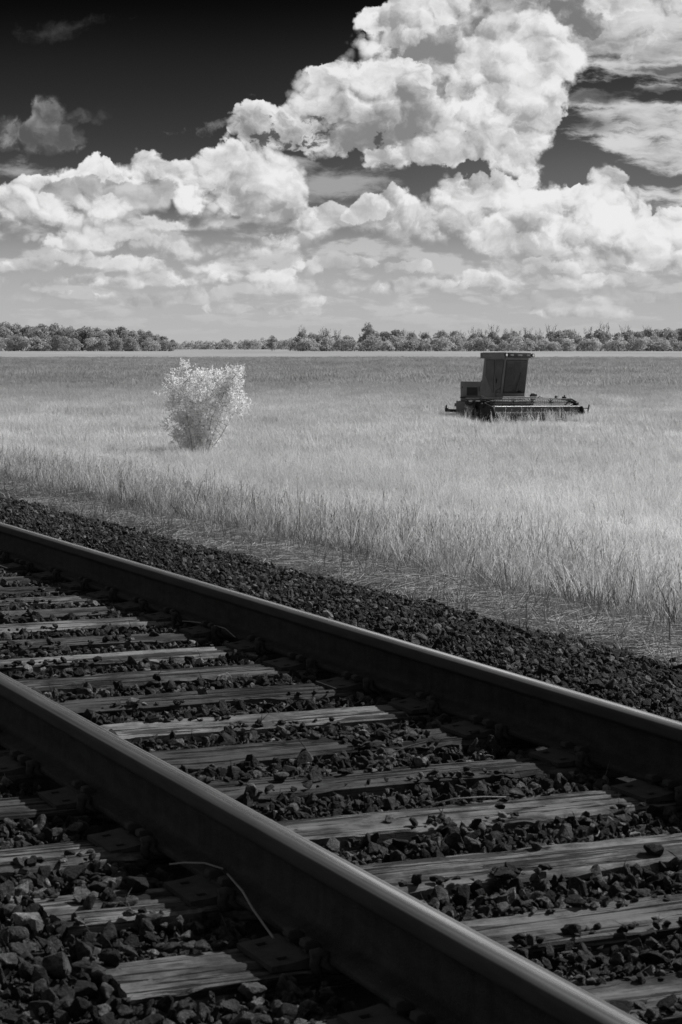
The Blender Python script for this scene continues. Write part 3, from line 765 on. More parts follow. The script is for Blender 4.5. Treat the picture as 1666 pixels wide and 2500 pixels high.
# ------------------------------------------------------------------ grass blades, built as tufts and scattered
def tuft_mesh(name, seed, n, rad, h0, h1, wid, lean, mat, bend=.35, head=0.0, matb=None, fan=0.0):
    r = np.random.default_rng(seed); V_, F, MI = [], [], []
    for k in range(n):
        a = r.uniform(0, 2 * PI); d = rad * math.sqrt(r.random()); bx, by = d * math.cos(a), d * math.sin(a)
        Hh = r.uniform(h0, h1); w = wid * r.uniform(.6, 1.3)
        la = r.uniform(0, 2 * PI); lv = np.array([math.cos(la), math.sin(la)]) * abs(r.normal(0, bend)) * Hh * .6 + np.array([-lean, -.2 * lean]) * Hh * r.uniform(.5, 1.3) + np.array([bx, by]) * fan
        wa = r.uniform(0, PI); wx_, wy_ = math.cos(wa) * w / 2, math.sin(wa) * w / 2
        b0 = len(V_)
        for t, ww in ((0, .8), (.35, 1.0), (.7, .8)):
            c = (bx + lv[0] * t ** 1.8, by + lv[1] * t ** 1.8, Hh * t * (1 - .12 * t))
            V_ += [(c[0] - wx_ * ww, c[1] - wy_ * ww, c[2]), (c[0] + wx_ * ww, c[1] + wy_ * ww, c[2])]
        tip = (bx + lv[0], by + lv[1], Hh * (.88 - .25 * min(1, np.hypot(*lv) / Hh)))
        V_.append(tip)
        F += [(b0, b0 + 1, b0 + 3), (b0, b0 + 3, b0 + 2), (b0 + 2, b0 + 3, b0 + 5), (b0 + 2, b0 + 5, b0 + 4), (b0 + 4, b0 + 5, b0 + 6)]
        mi_ = 1 if (matb is not None and r.random() < .3) else 0
        MI += [mi_] * 5
        if r.random() < head:
            for q in range(6):
                c = np.array(tip) + np.array([r.normal(0, .006), r.normal(0, .006), -q * .014]); e = .011
                i0 = len(V_); an = r.uniform(0, PI)
                V_ += [tuple(c), tuple(c + [e * math.cos(an) * .5, e * math.sin(an) * .5, .012]), tuple(c + [0, 0, .03])]
                F.append((i0, i0 + 1, i0 + 2)); MI.append(mi_)
    return mesh_np(name, V_, np.array(F), [mat] + ([matb] if matb else []), matidx=MI)
def xy(u, s): return np.cos(TH) * (u + U0) - np.sin(TH) * s, np.sin(TH) * (u + U0) + np.cos(TH) * s
def sow(n, cond, ymin, ymax, m=.05, pad=.8):
    """n random spots per square metre inside the wedge the camera could look at"""
    y = np.sqrt(rng.random(int(n * .5 * 2 * (.1574 + m) * (ymax ** 2 - ymin ** 2) + n * 2 * pad * (ymax - ymin)))) if ymin == 0 else np.sqrt(rng.uniform(ymin ** 2, ymax ** 2, int(n * (.1574 + m) * (ymax ** 2 - ymin ** 2))))
    y = y * (ymax if ymin == 0 else 1)
    x = rng.uniform(-1, 1, len(y)) * ((.1574 + m) * y + pad)
    u, s = us_of(x, y); k = cond(u, s, x, y)
    return x[k], y[k], u[k], s[k]
def nz(x, y, sc, o=0): return np.array([mnoise.noise(Vector((a * sc, b * sc, o))) for a, b in zip(x, y)])
def place(x, y, u, sink=.02): return np.stack([x, y, ground_z(u) - sink], 1)
def rots_(n, spread=.8, tilt=.10): return np.stack([rng.normal(0, tilt, n), rng.normal(0, tilt, n), rng.normal(0, spread, n)], 1)
sw_clear = []                      # filled below: where the windrower stands the grass is thinner
SWX, SWY = pix_dir(1262, 1028).x / pix_dir(1262, 1028).y * 90, 90.0

# field, near: 5..62 m
fine = [tuft_mesh('field_tuft', 300 + i, 34, .13, .34, .62, .0055, .22, M_GRASS, head=.25, matb=M_GRASS_DULL) for i in range(8)]
gu = lambda u: 6.3
x, y, u, s = sow(38, lambda u, s, x, y: u > 6.4 + .5 * rng.normal(0, 1, len(u)), 8, 30)
sc = .95 + .30 * nz(x, y, .5) + .28 * nz(x, y, 1.6) + rng.normal(0, .08, len(x))
x2, y2, u2, s2 = sow(20, lambda u, s, x, y: u > 6.4, 30, 62)
sc2 = .92 + .30 * nz(x2, y2, .35) + rng.normal(0, .1, len(x2))
X_, Y_, U_, SC = np.concatenate([x, x2]), np.concatenate([y, y2]), np.concatenate([u, u2]), np.concatenate([sc, sc2])
scatter('near_field_grass', fine, place(X_, Y_, U_), rots_(len(X_)), np.clip(SC, .45, 1.5), label='tall pale grass leaning in the wind below the embankment', cat='grass')
print('near grass', len(X_))
# field, middle: 60..170 m
mid_t = [tuft_mesh('field_patch', 330 + i, 90, .42, .30, .58, .013, .18, M_GRASS, head=.3, matb=M_GRASS_DULL) for i in range(6)]
def clear(x, y):                   # thin in front of and under the machine
    return ((x - SWX - .2) / 3.0) ** 2 + ((y - SWY + 5.0) / 6.6) ** 2
x, y, u, s = sow(6.5, lambda u, s, x, y: (clear(x, y) > 1.0) & (rng.random(len(y)) < np.interp(y, [120, 190], [1, .15])), 60, 190)
SCm = .9 + .35 * nz(x, y, .12) + .25 * nz(x, y, .5) + rng.normal(0, .12, len(x))
scatter('middle_field_grass', mid_t, place(x, y, u), rots_(len(x)), np.clip(SCm, .4, 1.5), label='even pale grass covering the flat field around the windrower', cat='grass')
print('mid grass', len(x))
# taller seeding stalks rising round the machine, short grass close before it
sk = [tuft_mesh('seed_stalk', 340 + i, 9, .12, .45, .85, .009, .10, M_GRASS, bend=.3, head=1.0) for i in range(5)]
x, y, u, s = sow(1.5, lambda u, s, x, y: (clear(x, y) < 1.3) & (y < SWY - .8) & (nz(x, y, .7, 6) > -.05), 79, 91)
scatter('seed_stalks', sk, place(x, y, u), rots_(len(x), 3, .15), rng.uniform(.55, 1.15, len(x)), label='tall seeding grass stalks in front of the windrower', cat='grass')
x, y, u, s = sow(9, lambda u, s, x, y: (clear(x, y) < 1.05), 76, 96)
scatter('short_field_grass', mid_t, place(x, y, u), rots_(len(x)), np.clip(rng.normal(.27, .08, len(x)), .12, .6), label='thin short grass around the header of the windrower', cat='grass')
# field, far: 170..560 m
M_FARGRASS = M_GRASS
far_t = [tuft_mesh('far_patch', 350 + i, 260, 1.8, .22, .55, .035, .1, M_FARGRASS) for i in range(5)]
x, y, u, s = sow(.55, lambda u, s, x, y: (y > 150) & (clear(x, y) > 1), 120, 540)
scatter('far_field_grass', far_t, place(x, y, u), rots_(len(x)), np.clip(.9 + .3 * nz(x, y, .03) + rng.normal(0, .1, len(x)), .4, 1.5), label='darker band of grass in the distant field', cat='grass')
print('far grass', len(x))

tc = [tuft_mesh('tall_clump', 360 + i, 40, .16, .45, .85, .006, .2, M_GRASS, bend=.45, head=.6, matb=M_GRASS_DULL, fan=.8) for i in range(5)]
x, y, u, s = sow(1.6, lambda u, s, x, y: (u > 7) & (nz(x, y, .16, 15) + .4 * nz(x, y, .7, 3) > .16), 12, 110)
scatter('tall_grass_clumps', tc, place(x, y, u), rots_(len(x), 3, .12), rng.uniform(.6, 1.05, len(x)), label='loose taller clumps of seeding grass standing above the field', cat='grass')
# verge: taller mixed grass and dark weeds where the field meets the embankment
vt = [tuft_mesh('verge_tuft', 370 + i, 26, .10, .24, .66, .0058, .16, M_VERGE, bend=.8, head=.3, matb=M_GRASS, fan=.8) for i in range(8)]
def vcond(u, s, x, y): return (u > 4.8 + .9 * nz(x, y, .7, 4)) & (u < 7.6 + .5 * nz(x, y, .7, 9)) & (rng.random(len(u)) < np.interp(u, [4.4, 5.4, 6.6, 8], [.35, 1, .8, .3]))
x, y, u, s = sow(52, vcond, 6, 34)
scatter('verge_grass', vt, place(x, y, u), rots_(len(x), 3), np.clip(np.interp(u, [4.6, 5.3, 6.0, 7.5], [.35, .72, .98, 1.0]) * (1 + .45 * nz(x, y, .9) + .25 * nz(x, y, 2.6)) + rng.normal(0, .12, len(x)), .3, 1.6), label='ragged dry grass along the foot of the gravel bank', cat='grass')
print('verge', len(x))
dt = [tuft_mesh('weed_stem', 390 + i, 3, .05, .38, .70, .0065, .05, M_DARKSTEM, bend=.35, head=.7) for i in range(5)]
x, y, u, s = sow(13, lambda u, s, x, y: (u > 4.9) & (u < 6.3) & (nz(x, y, .5, 2) > -.15), 6, 34)
scatter('dark_weeds', dt, place(x, y, u), rots_(len(x), 3, .12), rng.uniform(.6, 1.05, len(x)), label='thin dark weed stems standing in front of the pale grass', cat='weeds')
# low tufts toned dark for verge-base shade; sparse darker stems over the near field
x, y, u, s = sow(26, lambda u, s, x, y: (u > 4.7 + .3 * nz(x, y, .9, 4)) & (u < 6.1), 6, 34)
lowv = [tuft_mesh('low_tuft', 440 + i, 24, .10, .12, .40, .005, .1, M_STRAW, bend=.9, fan=1.0) for i in range(5)]
scatter('low_verge_grass', lowv, place(x, y, u), rots_(len(x), 3, .15), rng.uniform(.7, 1.2, len(x)), label='tangled low grass toned dark for shade at the foot of the tall verge', cat='grass')
x, y, u, s = sow(.9, lambda u, s, x, y: (u > 7) & (nz(x, y, .1, 5) > -.05), 12, 80)
scatter('field_weeds', dt, place(x, y, u), rots_(len(x), 3, .12), rng.uniform(.7, 1.05, len(x)), label='scattered dark weed heads in the open field', cat='weeds')

# flattened straw on the shelf below the ballast
def mat_mesh(name, seed, n, rad, m_, ln=(.12, .38), hz=.03, wid=.0042):
    r = np.random.default_rng(seed); V_, F = [], []
    for k in range(n):
        a = r.normal(0, .7) + (PI if r.random() < .5 else 0); d = rad * math.sqrt(r.random()); t0 = r.uniform(0, 2 * PI)
        p = np.array([d * math.cos(t0), d * math.sin(t0), r.uniform(.004, hz)]); L_ = r.uniform(*ln); dr = np.array([math.cos(a), math.sin(a), r.normal(0, .10)])
        sd = np.array([-math.sin(a), math.cos(a), 0]) * wid * r.uniform(.5, 1.3); cv = np.array([0, 0, r.uniform(0, .03)]) + np.array([-math.sin(a), math.cos(a), 0]) * r.normal(0, .03)
        b0 = len(V_)
        for t, w in ((0, .7), (.5, 1), (1, .2)):
            c = p + dr * L_ * (t - .5) + cv * (1 - (2 * t - 1) ** 2); c[2] = max(c[2], .002)
            V_ += [tuple(c - sd * w / 2), tuple(c + sd * w / 2 + [0, 0, wid * .4])]
        F += [(b0, b0 + 1, b0 + 3, b0 + 2), (b0 + 2, b0 + 3, b0 + 5, b0 + 4)]
    return mesh_np(name, V_, np.array(F), [m_])
st_ = [mat_mesh('straw_mat', 400 + i, 70, .22, M_STRAW) for i in range(7)]
def scond(u, s, x, y):
    n_ = nz(x, y, .8, 3)
    return (u > 3.2 + .45 * n_) & (u < 6.0) & (rng.random(len(u)) < np.interp(u, [2.9, 3.6, 5.4, 6], [.35, 1, .9, .5]))
x, y, u, s = sow(52, scond, 5.5, 32)
scatter('flattened_straw', st_, place(x, y, u, -.004), np.stack([rng.normal(0, .03, len(x)), rng.normal(0, .03, len(x)), TH + PI / 2 + rng.normal(0, .9, len(x))], 1), rng.uniform(.7, 1.3, len(x)), label='flattened dry straw matted on the shelf below the gravel', cat='straw')
print('straw', len(x))
sp = [tuft_mesh('short_tuft', 420 + i, 14, .06, .06, .22, .004, .1, M_STRAW, bend=.9, fan=1.5) for i in range(5)]
x, y, u, s = sow(60, lambda u, s, x, y: (u > 2.8) & (u < 5.5) & (rng.random(len(u)) < np.interp(u, [2.8, 3.6, 5], [.12, .5, 1])) & (nz(x, y, 1.2, 8) > -.2), 5.5, 30)
scatter('short_dry_grass', sp, place(x, y, u, 0), rots_(len(x), 3), rng.uniform(.6, 1.3, len(x)), label='short dry tufts among the straw and the last stones', cat='grass')
# ------------------------------------------------------------------ the willow bush
def at_ground(px, py, z=-2.1):
    d = pix_dir(px, py); t = (z - EYE) / d.z; return Vector((d.x * t, d.y * t, z))
BASE_Y = 1130
BB = at_ground(488, BASE_Y)
PXM = FOC / BB.y                    # photograph pixels per metre there
def bush_pt(px, py, depth=0.0): return Vector(((px - 488) / PXM, depth, (BASE_Y - py) / PXM))
lobes = [(448, 915, 34), (480, 925, 42), (432, 955, 32), (565, 915, 36), (530, 930, 36), (505, 950, 40), (570, 930, 26), (582, 902, 16), (452, 886, 9), (500, 985, 50), (545, 1000, 38), (578, 1000, 30), (560, 985, 30), (455, 1010, 44), (430, 1035, 26), (490, 1045, 46), (515, 1065, 34), (460, 1065, 30), (425, 980, 26), (480, 1085, 26), (450, 1090, 22), (508, 1092, 20), (515, 1060, 30), (472, 1066, 34), (490, 1078, 28)]
rb = np.random.default_rng(8)
bush = link('willow_bush', None, loc=BB, label='pale willow bush with two leafy heads alone in the field', cat='bush')
stems = MB()
tips = []
for k in range(12):
    L_ = lobes[k]
    tgt = bush_pt(L_[0], L_[1], rb.normal(0, .22)); base = Vector((rb.normal(0, .09), rb.normal(0, .09), -.05))
    midp = base.lerp(tgt, .45) + Vector((rb.normal(0, .08), rb.normal(0, .08), .12))
    stems.tube([base, base.lerp(midp, .5) + Vector((0, 0, .05)), midp, midp.lerp(tgt, .4), midp.lerp(tgt, .7)], [.012, .010, .008, .005, .002], 6)
    for q in range(5):
        st0 = midp.lerp(tgt, q / 5); e = st0 + Vector((rb.normal(0, .25), rb.normal(0, .25), rb.uniform(.05, .35)))
        stems.tube([st0, st0.lerp(e, .5) + Vector((0, 0, .03)), e], [.008, .005, .002], 5)
stems.build('stems', flat('pale_willow_bark', .26, .8, .1), bush)
V_, F = [], []
def leaf(p, d, ln, w, r):
    d = d / np.linalg.norm(d); s_ = np.cross(d, r.normal(size=3)); s_ /= np.linalg.norm(s_) + 1e-9
    b0 = len(V_); m_ = p + d * ln * .5
    V_.extend([tuple(p), tuple(m_ - s_ * w / 2), tuple(p + d * ln), tuple(m_ + s_ * w / 2)]); F.append((b0, b0 + 1, b0 + 2, b0 + 3))
for (lx, ly, lr) in lobes:
    if ly < 940: ly += 11; lr *= .92
    rr = lr / PXM; ntw = int(10 + 205 * (rr / .6) ** 2)
    c = np.array(bush_pt(lx, ly, rb.normal(0, .12)))
    subs = []
    for k in range(9):
        v_ = rb.normal(size=3); v_ /= np.linalg.norm(v_); subs.append((c + v_ * rr * rb.uniform(.35, .85), v_))
    for k in range(ntw):
        sc_, v_ = subs[rb.integers(0, 9)]; q = sc_ + rb.normal(0, rr * .22, 3)
        if q[2] < .02: continue
        dirn = v_ * .6 + np.array([0, 0, .8]) + rb.normal(0, .35, 3); dirn /= np.linalg.norm(dirn)
        tl = rb.uniform(.10, .26)
        for j in range(rb.integers(9, 15)):
            t = rb.random()
            leaf(q + dirn * tl * t + rb.normal(0, .008, 3), dirn * .7 + rb.normal(0, .6, 3), rb.uniform(.05, .10), rb.uniform(.020, .036), rb)
link('foliage', mesh_np('foliage', V_, np.array(F), [M_LEAF, M_LEAF_DULL], matidx=(rb.random(len(F)) < .22).astype(int)), bush)
print('bush leaves', len(F))
# ------------------------------------------------------------------ the far tree belt
def m_crown(lo, hi):
    def f(h, b):
        n = h.noise(texco(h), .45, 4, .6); r = rnd(h); n2 = h.noise(texco(h), 2.5, 3, .6)
        col = h.step(n * .6 + n2 * .3 + r * .25, .3, .85, lo, hi, smooth=False)
        d = h.new('ShaderNodeBsdfTranslucent'); h.put(d.inputs['Color'], col)
        mx = h.new('ShaderNodeMixShader'); mx.inputs[0].default_value = .35
        o = [q for q in h.n if q.type == 'OUTPUT_MATERIAL'][0]
        h.l.new(b.outputs[0], mx.inputs[1]); h.l.new(d.outputs[0], mx.inputs[2]); h.l.new(mx.outputs[0], o.inputs[0])
        b.inputs['Roughness'].default_value = .8; b.inputs['Specular IOR Level'].default_value = .1
        return col
    return f
M_CROWN = material('far_tree_leaves', m_crown(.22, .60)); M_SHRUB = material('far_shrub_leaves', m_crown(.32, .78)); M_TWIG = flat('bare_branch_bark', .13, .9, .1, var=.3, sc=3)
def crown_mesh(seed, Hh, wd, base, n_l, leaf, m_, per=46):
    r = np.random.default_rng(seed); V_, F = [], []
    lob = []
    for k in range(n_l):
        t = r.uniform(0, 1); z = base + (Hh - base) * (t ** .8); rad = wd / 2 * math.sin(PI * min(1, .18 + t * .80)) ** .7
        a = r.uniform(0, 2 * PI); q = rad * r.uniform(.25, .85)
        lob.append((q * math.cos(a), q * math.sin(a), z - .8, r.uniform(.13, .24) * wd))
    for (cx, cy, cz, cr) in lob:
        for k in range(per):
            v_ = r.normal(size=3); v_ /= np.linalg.norm(v_); v_[2] = abs(v_[2]) * 1.25 - .45
            p = np.array([cx, cy, cz]) + v_ * cr * r.uniform(.75, 1.05)
            if p[2] < .2: continue
            nrm = v_ + r.normal(0, .45, 3); nrm /= np.linalg.norm(nrm)
            a_ = np.cross(nrm, r.normal(size=3)); a_ /= np.linalg.norm(a_); b_ = np.cross(nrm, a_)
            s1, s2 = leaf * r.uniform(.6, 1.2), leaf * r.uniform(.4, .9); i0 = len(V_)
            V_ += [tuple(p - a_ * s1 / 2), tuple(p - b_ * s2 / 2), tuple(p + a_ * s1 / 2), tuple(p + b_ * s2 / 2)]; F.append((i0, i0 + 1, i0 + 2, i0 + 3))
    return mesh_np('crown', V_, np.array(F), [m_])
def limbs(seed, Hh, n, spread, r0, bare):
    r = np.random.default_rng(seed); b = MB()
    b.tube([(0, 0, -.3), (r.normal(0, .15), r.normal(0, .15), Hh * .25), (r.normal(0, .3), r.normal(0, .3), Hh * .55)], [r0, r0 * .8, r0 * .5], 7)
    for k in range(n):
        a = r.uniform(0, 2 * PI); z0 = Hh * r.uniform(.12, .5); d = np.array([math.cos(a), math.sin(a)])
        e = Hh * r.uniform(.75, 1.0) if bare else Hh * r.uniform(.55, .85); sp_ = spread * r.uniform(.3, 1)
        P = [(0, 0, z0), (d[0] * sp_ * .45, d[1] * sp_ * .45, z0 + (e - z0) * .45), (d[0] * sp_, d[1] * sp_, e)]
        b.tube(P, [r0 * .5, r0 * .32, r0 * .10], 5, cap=False)
        if bare:
            for q in range(5):
                t = r.uniform(.45, .95); p0 = np.array(P[1]) + (np.array(P[2]) - np.array(P[1])) * t
                p1 = p0 + np.array([r.normal(0, .7), r.normal(0, .7), r.uniform(.8, 2.2)])
                b.tube([tuple(p0), tuple(p1)], [r0 * .2, r0 * .06], 4, cap=False)
    return b
KINDS_ = {}
def make_tree(kind, seed):
    """a tree as an Empty with trunk and crown, named once and then copied"""
    r = random.Random(seed)
    nm, Hh, wd = {'leafy': ('leafy_tree', 14, 13), 'round': ('round_tree', 15, 10.5), 'shrub': ('shrub_tree', 6.5, 8), 'bare': ('bare_topped_tree', 16, 9.5), 'dead': ('bare_tree', 15, 8)}[kind]
    e = link(nm, None)
    lb = limbs(seed, Hh, {'dead': 12, 'bare': 11}.get(kind, 6), wd * .42, .30 if Hh > 10 else .12, kind in ('bare', 'dead'))
    lb.build('trunk', M_TWIG if kind in ('bare', 'dead') else M_BARK, e)
    if kind == 'leafy': cm = crown_mesh(seed, Hh, wd, 1.2, 40, 1.15, M_CROWN)
    elif kind == 'round': cm = crown_mesh(seed, Hh, wd, 2.6, 36, 1.0, M_CROWN)
    elif kind == 'shrub': cm = crown_mesh(seed, Hh, wd, .5, 20, .75, M_SHRUB, 44)
    elif kind == 'bare': cm = crown_mesh(seed, Hh * .72, wd, 1.0, 28, .95, M_CROWN, 42)
    else: cm = None
    if cm: link('crown', cm, e)
    return e
protos = {k: [] for k in ('leafy', 'round', 'shrub', 'bare', 'dead')}
seeds = {'leafy': 5, 'round': 3, 'shrub': 4, 'bare': 4, 'dead': 2}
def put_tree(kind, px, dist, Hpx, label, group):
    """px: photograph column; Hpx: height of its top above the photograph's tree foot line"""
    L_ = protos[kind]
    if len(L_) < seeds[kind]: t = make_tree(kind, 50 * len(kind) + len(L_) * 7 + 1); L_.append(t)
    else: t = copy_tree(random.choice(L_))
    nat = {'leafy': 14, 'round': 15, 'shrub': 6.5, 'bare': 16, 'dead': 15}[kind]
    want = Hpx * dist / FOC
    t.location = ((px - RW / 2) / FOC * dist * (FOC / FOC), dist, -2.15); k = want / nat
    t.scale = (k * random.uniform(.95, 1.35), k * random.uniform(.95, 1.35), k)
    if group:
        if group.startswith(G1[:18]): label += ', ' + ('left part' if px < 130 else 'middle part' if px < 290 else 'low right end')
        elif group == G3: label += ', ' + ('left half' if px < 570 else 'right half')
        else: label += ', ' + ('left of cab' if px < 1150 else 'above cab' if px < 1300 else 'right of cab' if px < 1480 else 'right end')
    t.rotation_euler = (0, 0, random.uniform(0, 6.28)); tagit(t, label, kind if kind == 'shrub' else 'tree', group)
    return t
G1 = 'trees of the left belt'; G2 = 'trees of the right belt'; G3 = 'trees of the low distant belt'
def top_left(px): return float(np.interp(px, [-120, 0, 60, 150, 250, 330, 395, 430, 460], [60, 62, 66, 60, 58, 52, 42, 22, 14]))
def top_right(px): return float(np.interp(px, [700, 730, 800, 900, 1000, 1150, 1250, 1350, 1500, 1666, 1800], [46, 54, 50, 50, 51, 56, 55, 57, 60, 64, 64]))
for row, (dist, n, sh) in enumerate(((1420, 26, 1.0), (1375, 26, .86), (1335, 22, .62))):
    for k in range(n):
        px = -110 + (545 if row < 2 else 530) * (k + random.uniform(.1, .9)) / n
        put_tree('leafy' if row < 2 else random.choice(['leafy', 'shrub']), px, dist + random.uniform(-12, 12), max(12, top_left(px) * sh * random.uniform(.82, 1.08)), ('back' if row == 0 else 'middle' if row == 1 else 'low front') + ' row leafy tree of the dense left wood', G1)
for k in range(46):
    px = 405 + 330 * (k + random.uniform(.1, .9)) / 46
    put_tree('shrub', px, 2050 + random.uniform(-50, 50), random.uniform(15, 27) * (1.0 if px > 450 else .9), 'small tree of the low far belt between the woods', G3)
put_tree('round', 665, 1330, 37, 'lone round tree standing in front of the low far belt', None)
put_tree('round', 903, 1345, 68, 'tallest round crowned tree rising above the right belt', None)
put_tree('round', 735, 1338, 47, 'broad leafy tree at the left end of the right belt', None)
put_tree('dead', 793, 1350, 56, 'slender bare tree near the left end of the right belt', None)
put_tree('dead', 1576, 1352, 60, 'bare forked tree against the sky toward the right end of the belt', None)
for row, (dist, n, sh) in enumerate(((1410, 38, 1.0), (1370, 36, .86))):
    for k in range(n):
        px = 725 + 1050 * (k + random.uniform(.1, .9)) / n
        far_r = px > 1080
        kd = random.choices(['bare', 'leafy', 'dead'], [(.60 if far_r else .25), (.22 if far_r else .7), (.18 if far_r else .05)])[0] if row == 0 else random.choice(['leafy', 'leafy', 'leafy', 'bare'])
        lab = ('back' if row == 0 else 'front') + {'bare': ' row tree with bare top', 'leafy': ' row leafy tree', 'dead': ' row leafless tree'}[kd] + ' in the right belt'
        put_tree(kd, px, dist + random.uniform(-12, 12), top_right(px) * sh * (1.08 if kd != 'leafy' else .92) * random.uniform(.80, 1.08), lab, G2)
for k in range(66):
    px = 712 + 1063 * (k + random.uniform(.1, .9)) / 66
    put_tree('shrub', px, 1332 + random.uniform(-8, 8), random.uniform(22, 38), 'rounded pale shrub at the foot of the right belt', 'shrubs at the foot of the right belt')
# ------------------------------------------------------------------ the abandoned windrower (self-propelled swather)
M_PAINT = flat('faded_machine_paint', .14, .55, .35, var=.22, sc=2.2)
M_PAINT2 = flat('chalky_panel_paint', .14, .6, .3, var=.25, sc=3.0)
M_BLACK = flat('black_trim', .012, .5, .4, var=.3)
M_DARKM = flat('dirty_dark_metal', .018, .7, .3, var=.5, sc=7)
M_TUBE = flat('worn_pale_tube', .15, .35, .5, metal=.3, var=.3, sc=5)
M_RUBBER = flat('old_rubber', .02, .85, .2)
def m_glass(h, b):
    b.inputs['Metallic'].default_value = 0; b.inputs['Roughness'].default_value = .12; b.inputs['Specular IOR Level'].default_value = .5
    n = h.noise(texco(h), 1.2, 3, .5)
    return h.step(n, .35, .65, .007, .018)
M_GLASS = material('dusty_dark_glass', m_glass)
def m_glass2(h, b):
    b.inputs['Roughness'].default_value = .2; b.inputs['Specular IOR Level'].default_value = .5
    n = h.noise(texco(h), 1.5, 3, .5)
    return h.step(n, .35, .65, .035, .060)
M_GLASS2 = material('side_window_glass', m_glass2)
M_LENS = flat('lamp_lens', .75, .25, .5, var=.1)
M_LENS2 = flat('dull_lamp_lens', .16, .3, .5, var=.3, sc=20)

sw = link('windrower', None, loc=((1252 - 833) / FOC * 90, 90, -2.1), rot=(R(0), R(.9), R(42)), label='dark old windrower with tall glass cab standing in the field grass', cat='windrower')
cab = MB()
HX = .685
# cab shell: leaning prism with a deep lower skirt
cab.prism([(0, .99), (1.26, .99), (1.03, 2.66), (-.215, 2.66)], 'x', -HX, HX, bev=.02)
cab.prism([(-.03, .86), (1.22, .86), (1.25, .99), (0, .99)], 'x', -HX + .05, HX - .05)
cab_o = cab.build('cab', M_PAINT, sw)
rf = MB(); rf.prism([(-.29, 2.655), (1.16, 2.655), (1.20, 2.80), (1.12, 2.87), (-.20, 2.88), (-.30, 2.84)], 'x', -HX - .03, HX + .03, bev=.02)
rf.box(-HX - .03, HX + .03, 1.10, 1.24, 2.62, 2.86, bev=.012)
rf.build('roof', M_PAINT, sw)
def lerp_front(z): return -.215 * (z - .99) / 1.67
vis = MB(); vis.box(-HX + .02, HX + .01, -.335, -.285, 2.665, 2.865, bev=.01); vis_o = vis.build('light_bar', M_BLACK, sw)
for (a, b_) in ((-.56, -.36), (-.12, .16), (.42, .62)):
    q = MB(); q.box(a, b_, -.343, -.330, 2.73, 2.80, bev=.004); q.build('headlight', M_LENS2, vis_o)
for sx, lab in ((-.80, None), (.80, None)):
    q = MB(); q.tube([(sx, -.36, 2.77), (sx, -.30, 2.77), (sx, -.24, 2.77)], [.085, .08, .04], 18); q.tube([(sx, -.27, 2.77), (sx * .86, -.25, 2.74)], .018, 6)
    q.tube([(sx, -.27, 2.72), (sx, -.27, 2.62)], .012, 6)
    l_ = q.build('work_light', M_BLACK, sw)
    q = MB(); q.tube([(sx, -.372, 2.77), (sx, -.355, 2.77)], [.050, .055], 18); q.build('lens', M_LENS, l_)
# windscreen: glass panel in a thin black gasket, standing 5 mm proud of the leaning front
def lean_panel(name, pts, m_, parent, inset, th=.012):
    b = MB(); o_ = []
    for (x, z) in pts: o_.append((x, lerp_front(z) - inset, z))
    bm = bmesh.new(); f0 = [bm.verts.new(p) for p in o_]; f1 = [bm.verts.new((p[0], p[1] + th, p[2])) for p in o_]; n = len(o_)
    bm.faces.new(f0); bm.faces.new(f1[::-1])
    for i in range(n): bm.faces.new((f0[i], f1[i], f1[(i + 1) % n], f0[(i + 1) % n]))
    bmesh.ops.recalc_face_normals(bm, faces=bm.faces); b._add(bm)
    return b.build(name, m_, parent)
gk = lean_panel('windscreen_gasket', [(-.645, 1.19), (.63, 1.19), (.645, 1.23), (.645, 2.54), (.62, 2.58), (-.63, 2.58), (-.66, 2.55), (-.66, 1.22)], M_BLACK, sw, .006)
lean_panel('windscreen', [(-.615, 1.23), (.60, 1.23), (.61, 2.54), (-.62, 2.54)], M_GLASS, gk, .012)
lean_panel('wiper', [(.05, 1.26), (.065, 1.25), (.31, 2.05), (.295, 2.06)], M_BLACK, gk, .030)
lean_panel('windscreen_pale_strip', [(-.02, 1.26), (.22, 1.26), (.22, 2.50), (-.16, 2.50)], flat('interior_pale_panel', .028, .5, .4, var=.4, sc=1.2), gk, .014, .003)  # paler strip laid over the windscreen glass
# side windows
for side in (-1, 1):
    for nm, poly in (('side_window', [(.91, 2.58), (.415, 2.58), (.462, 1.21), (.565, 1.21), (.945, 1.92)]), ('door', [(.350, 2.58), (-.125, 2.58), (.085, 1.20), (.37, 1.20)])):
        q = MB(); q.prism(poly, 'x', side * (HX - .004), side * (HX + .006)); g_ = q.build(nm, M_BLACK, sw)
        cx_ = sum(p[0] for p in poly) / len(poly); cz_ = sum(p[1] for p in poly) / len(poly)
        ins = [(cx_ + (p[0] - cx_) * .89, cz_ + (p[1] - cz_) * .965) for p in poly]
        q = MB(); q.prism(ins, 'x', side * (HX + .004), side * (HX + .011)); q.build('pane', M_GLASS2, g_)
        if nm == 'door':
            q = MB(); q.tube([(side * (HX + .03), .30, 1.62), (side * (HX + .03), .30, 1.78)], .014, 6); q.tube([(side * (HX), .30, 1.62), (side * (HX + .03), .30, 1.62)], .012, 6); q.tube([(side * HX, .30, 1.78), (side * (HX + .03), .30, 1.78)], .012, 6); q.build('handle', M_BLACK, g_)
    q = MB(); q.prism([(.393, 2.58), (.375, 2.58), (.405, 1.2), (.423, 1.2)], 'x', side * (HX - .002), side * (HX + .008)); q.build('door_pillar', M_PAINT2, sw)
# seat and wheel seen dimly through the side glass are left as the dark shapes they show: a low console
q = MB(); q.box(-.5, .5, .2, .8, .99, 1.15); q.build('cab_floor', M_DARKM, sw)
